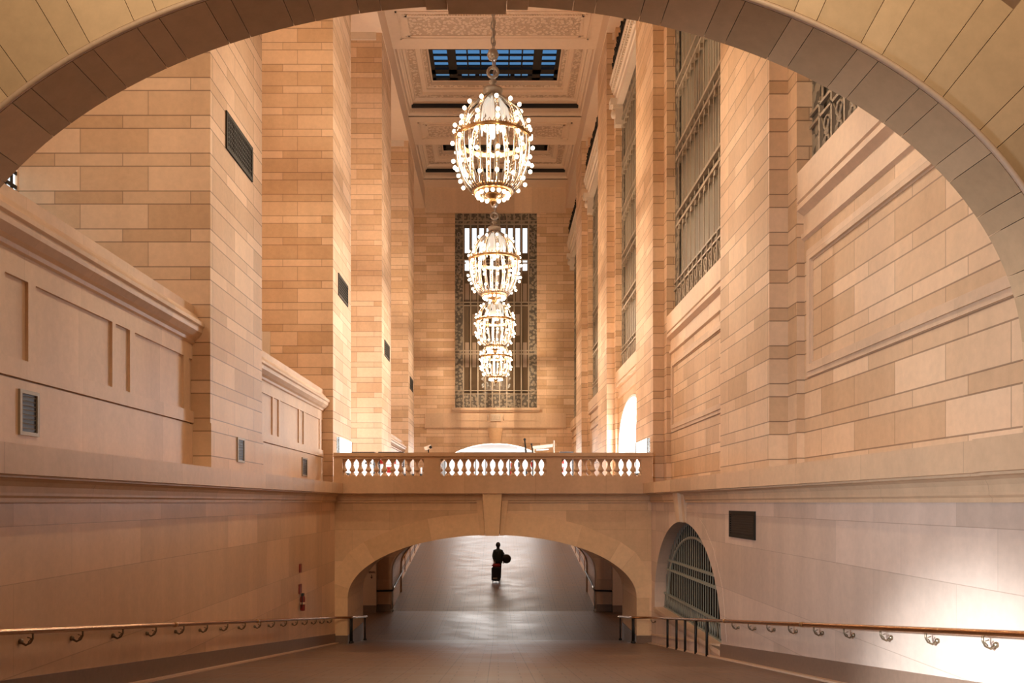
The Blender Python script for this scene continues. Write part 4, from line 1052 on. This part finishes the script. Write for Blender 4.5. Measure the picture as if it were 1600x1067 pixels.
# ------------------------------------------------------------------ small things on the left lower wall
fe=empty('fire_extinguisher',(WL+.12,24.5,-3.35),'red fire extinguisher hung on the lower left wall above the handrail','fire extinguisher'); o0=(WL+.12,24.5,-3.35)
mb=MB(); mb.lathe([(.02,-3.32),(.07,-3.31),(.075,-3.25),(.075,-2.92),(.055,-2.86),(.03,-2.84)],(WL+.09,24.5,0),16); mb.build('cylinder_body',M['dark_red'],fe,o0)
mb=MB(); mb.lathe([(.078,-3.12),(.078,-3.05),(.076,-3.05),(.076,-3.12)],(WL+.09,24.5,0),16,cap=False); mb.build('paper_label',M['curb'],fe,o0)
mb=MB(); mb.box(WL+.05,WL+.13,24.44,24.56,-2.86,-2.78); mb.tube([(WL+.09,24.42,-2.8),(WL+.12,24.34,-2.9),(WL+.10,24.36,-3.2)],.014,6); mb.build('valve_hose',M['black'],fe,o0)
mb=MB(); mb.box(WL,WL+.03,24.35,24.65,-2.78,-2.50); tag(mb.build('wall_plate',M['dark_red'],origin=(WL,24.5,-2.78)),'small dark red plate directly above the fire extinguisher','sign')
mb=MB(); mb.box(WL,WL+.04,24.4,24.6,-2.14,-1.88); tag(mb.build('alarm_box',M['dark_red'],origin=(WL,24.5,-2.14)),'small dark red alarm box high above the fire extinguisher','alarm')
# ------------------------------------------------------------------ things standing on the bridge deck
def sign(name,x,y0,y1,z0,z1,label,s_):
    e=empty(name,(x,(y0+y1)/2,z0),label,'display window'); o0=(x,(y0+y1)/2,z0)
    mb=MB(); mb.box(min(x,x+s_*.08),max(x,x+s_*.08),y0,y1,z0,z1); mb.build('lit_panel',M['sign_lit'],e,o0)
    mb=MB(); mb.box(min(x,x+s_*.10),max(x,x+s_*.10),y0,y1,z0-.08,z0); mb.box(min(x,x+s_*.10),max(x,x+s_*.10),y0,y0+.05,z0,z1); mb.box(min(x,x+s_*.1),max(x,x+s_*.1),y1-.05,y1,z0,z1); mb.build('frame',M['bronze'],e,o0)
sign('display_window',XL,30.5,33.2,1.2,2.5,'glowing white display window on the left pier just above the balustrade',1)
sign('display_window',XR,30.4,33.0,1.2,2.45,'glowing white display window on the right pier just above the balustrade',-1)
def cabinet(x,y,w_,z1,label,goods,mat='lit_white'):
    e=empty('display_cabinet',(x,y,.75),label,'cabinet'); o0=(x,y,.75)
    mb=MB(); mb.box(x-w_/2,x+w_/2,y,y+.5,.75,.95); mb.box(x-w_/2,x+w_/2,y,y+.5,z1-.1,z1)
    for a in (x-w_/2,x+w_/2-.05): mb.box(a,a+.05,y,y+.5,.95,z1-.1)
    mb.build('body',M['black'],e,o0)
    mb=MB(); mb.box(x-w_/2+.05,x+w_/2-.05,y+.42,y+.5,.95,z1-.1); mb.build('lit_back',M[mat],e,o0)
    mb=MB(); mb.box(x-w_/2+.05,x+w_/2-.05,y+.05,y+.45,1.5,1.53); mb.box(x-w_/2+.05,x+w_/2-.05,y+.05,y+.45,1.95,1.98); mb.build('shelf',M['white_paint'],e,o0)
    for k,(dx,zb,ww,hh,mt) in enumerate(goods):
        mb=MB(); mb.box(x+dx-ww/2,x+dx+ww/2,y+.12,y+.36,zb,zb+hh)
        tag(mb.build('shop_box',M[mt],origin=(x+dx,y+.2,zb)),'%s box, %s on the %s of the %s'%('red' if mt=='red' else 'black','left' if dx<-.3 else ('right' if dx>.25 else ('just left of centre' if dx<-.05 else 'at the centre')),'upper shelf' if zb>1.9 else ('lower shelf' if zb>1.5 else 'floor'),{-6.95:'leftmost cabinet',-5.45:'second cabinet from left',1.35:'middle cabinet',3.55:'rightmost cabinet'}[x]),'box',group='goods seen between the balusters')
cabinet(-6.95,41.0,1.3,2.6,'white lit display cabinet behind the left end of the balustrade',[(.30,1.98,.3,.09,'black')])
cabinet(-5.45,41.0,1.3,2.6,'lit display cabinet with red goods behind the left part of the balustrade',[(-.48,1.98,.2,.22,'red'),(-.12,1.53,.22,.3,'red'),(.12,1.98,.2,.25,'red'),(.5,1.53,.2,.35,'red'),(-.45,1.53,.12,.2,'black')])
cabinet(1.35,44.9,1.35,2.62,'lit display cabinet with red and black goods behind the middle of the balustrade',[(-.55,1.53,.2,.35,'red'),(-.5,1.98,.2,.25,'red'),(-.1,1.98,.16,.3,'black'),(0,1.53,.18,.3,'black'),(.3,1.53,.1,.35,'black'),(.55,1.98,.2,.3,'red')])
cabinet(3.55,40.9,.7,2.6,'narrow lit display cabinet behind the right part of the balustrade',[(-.22,1.53,.16,.3,'red'),(-.2,1.98,.16,.3,'red'),(.15,1.0,.3,.4,'black')])
# low bollards with black feet in front of the tan wall
for k,X in enumerate((632,645,658)):
    x=(X-777)*40/F; e=empty('ticket_post',(x,40,.75),['first','second','third'][k]+' slim black-footed post behind the left baluster panel, counting towards the middle','post'); o0=(x,40,.75)
    mb=MB(); mb.lathe([(.16,.75),(.16,.80),(.14,1.25),(.10,1.42)],(x,40,0),12); mb.build('foot',M['black'],e,o0)
    mb=MB(); mb.lathe([(.05,1.42),(.05,1.75)],(x,40,0),10); mb.build('shaft',M['white_paint'],e,o0)
# white counter glowing far behind, bollards and lantern seen over the rail
e=empty('crowd_barrier',(2.25,50,.7),'pale slanting barrier frame rising over the balustrade beside two dark poles','barrier'); o0=(2.25,50,1.6)
ORG[e.name]=Vector((2.25,50,.7))*U
by=45.6; q=lambda X,Yp:((X-777)*by/F,by,(785-Yp)*by/F)
mb=MB()
a,b_=q(831,697),q(864,693.5); c,d=q(864,698.5),q(831,702)
mb.hexa([a,b_,c,d],[(p[0],p[1]+.12,p[2]) for p in (a,b_,c,d)]); mb.build('board',M['white_stone'],e,(2.25,50,.7))
mb=MB(); p0=q(865.5,688); p1=(p0[0],by,.75); mb.tube([p0,p1],.05,8); p0=q(834,700); mb.tube([p0,(p0[0],by,.75)],.05,8); mb.build('post',M['white_stone'],e,(2.25,50,.7))
mb=MB(); mb.tube([q(838,703),q(857,702)],.03,6); mb.build('crossbar',M['sign_lit'],e,(2.25,50,.7))  # glow put into the bar's material, though it is no lamp
for k,(Xa,Ya,Xb,r_) in enumerate(((819.8,686.5,822,.045),(830.6,694,832.5,.035))):
    p0=q(Xa,Ya); p1=q(Xb,708)
    e=empty('dark_pole',(p1[0],by,.75),['taller dark pole rising over the balustrade near the right lamp of the far arch','shorter dark pole with a round head, next to the pale slanting barrier'][k],'pole')
    mb=MB(); mb.tube([p0,p1,(p1[0]+.02,by,.75)],[r_*.8,r_*1.3,r_],8); mb.build('shaft',M['iron'],e,(p1[0],by,.75))
    mb=MB(); mb.sphere(p0,r_*1.7,10); mb.build('head',M['black'],e,(p1[0],by,.75))
# lamp head seen over the rail on the left
lx,ly,lz=(669-777)*45/F,45,(785-698)*45/F
e=empty('floodlight',(lx,ly,lz-.4),'small tan floodlight peering over the balustrade on the left','lamp'); o0=(lx,ly,lz-.4)
mb=MB(); mb.hexa([(lx-.25,ly,lz-.02),(lx+.12,ly,lz+.12),(lx+.2,ly,lz-.08),(lx-.16,ly,lz-.2)],[(lx-.25,ly+.4,lz-.02),(lx+.12,ly+.4,lz+.12),(lx+.2,ly+.4,lz-.08),(lx-.16,ly+.4,lz-.2)]); mb.build('lamp_head',M['white_stone'],e,o0)
mb=MB(); mb.sphere((lx+.14,ly-.02,lz-.02),.09,10); mb.build('lens',M['bronze'],e,o0)
mb=MB(); mb.tube([(lx,ly+.2,lz-.1),(lx,ly+.2,.75)],.04,6); mb.build('stand',M['bronze'],e,o0)
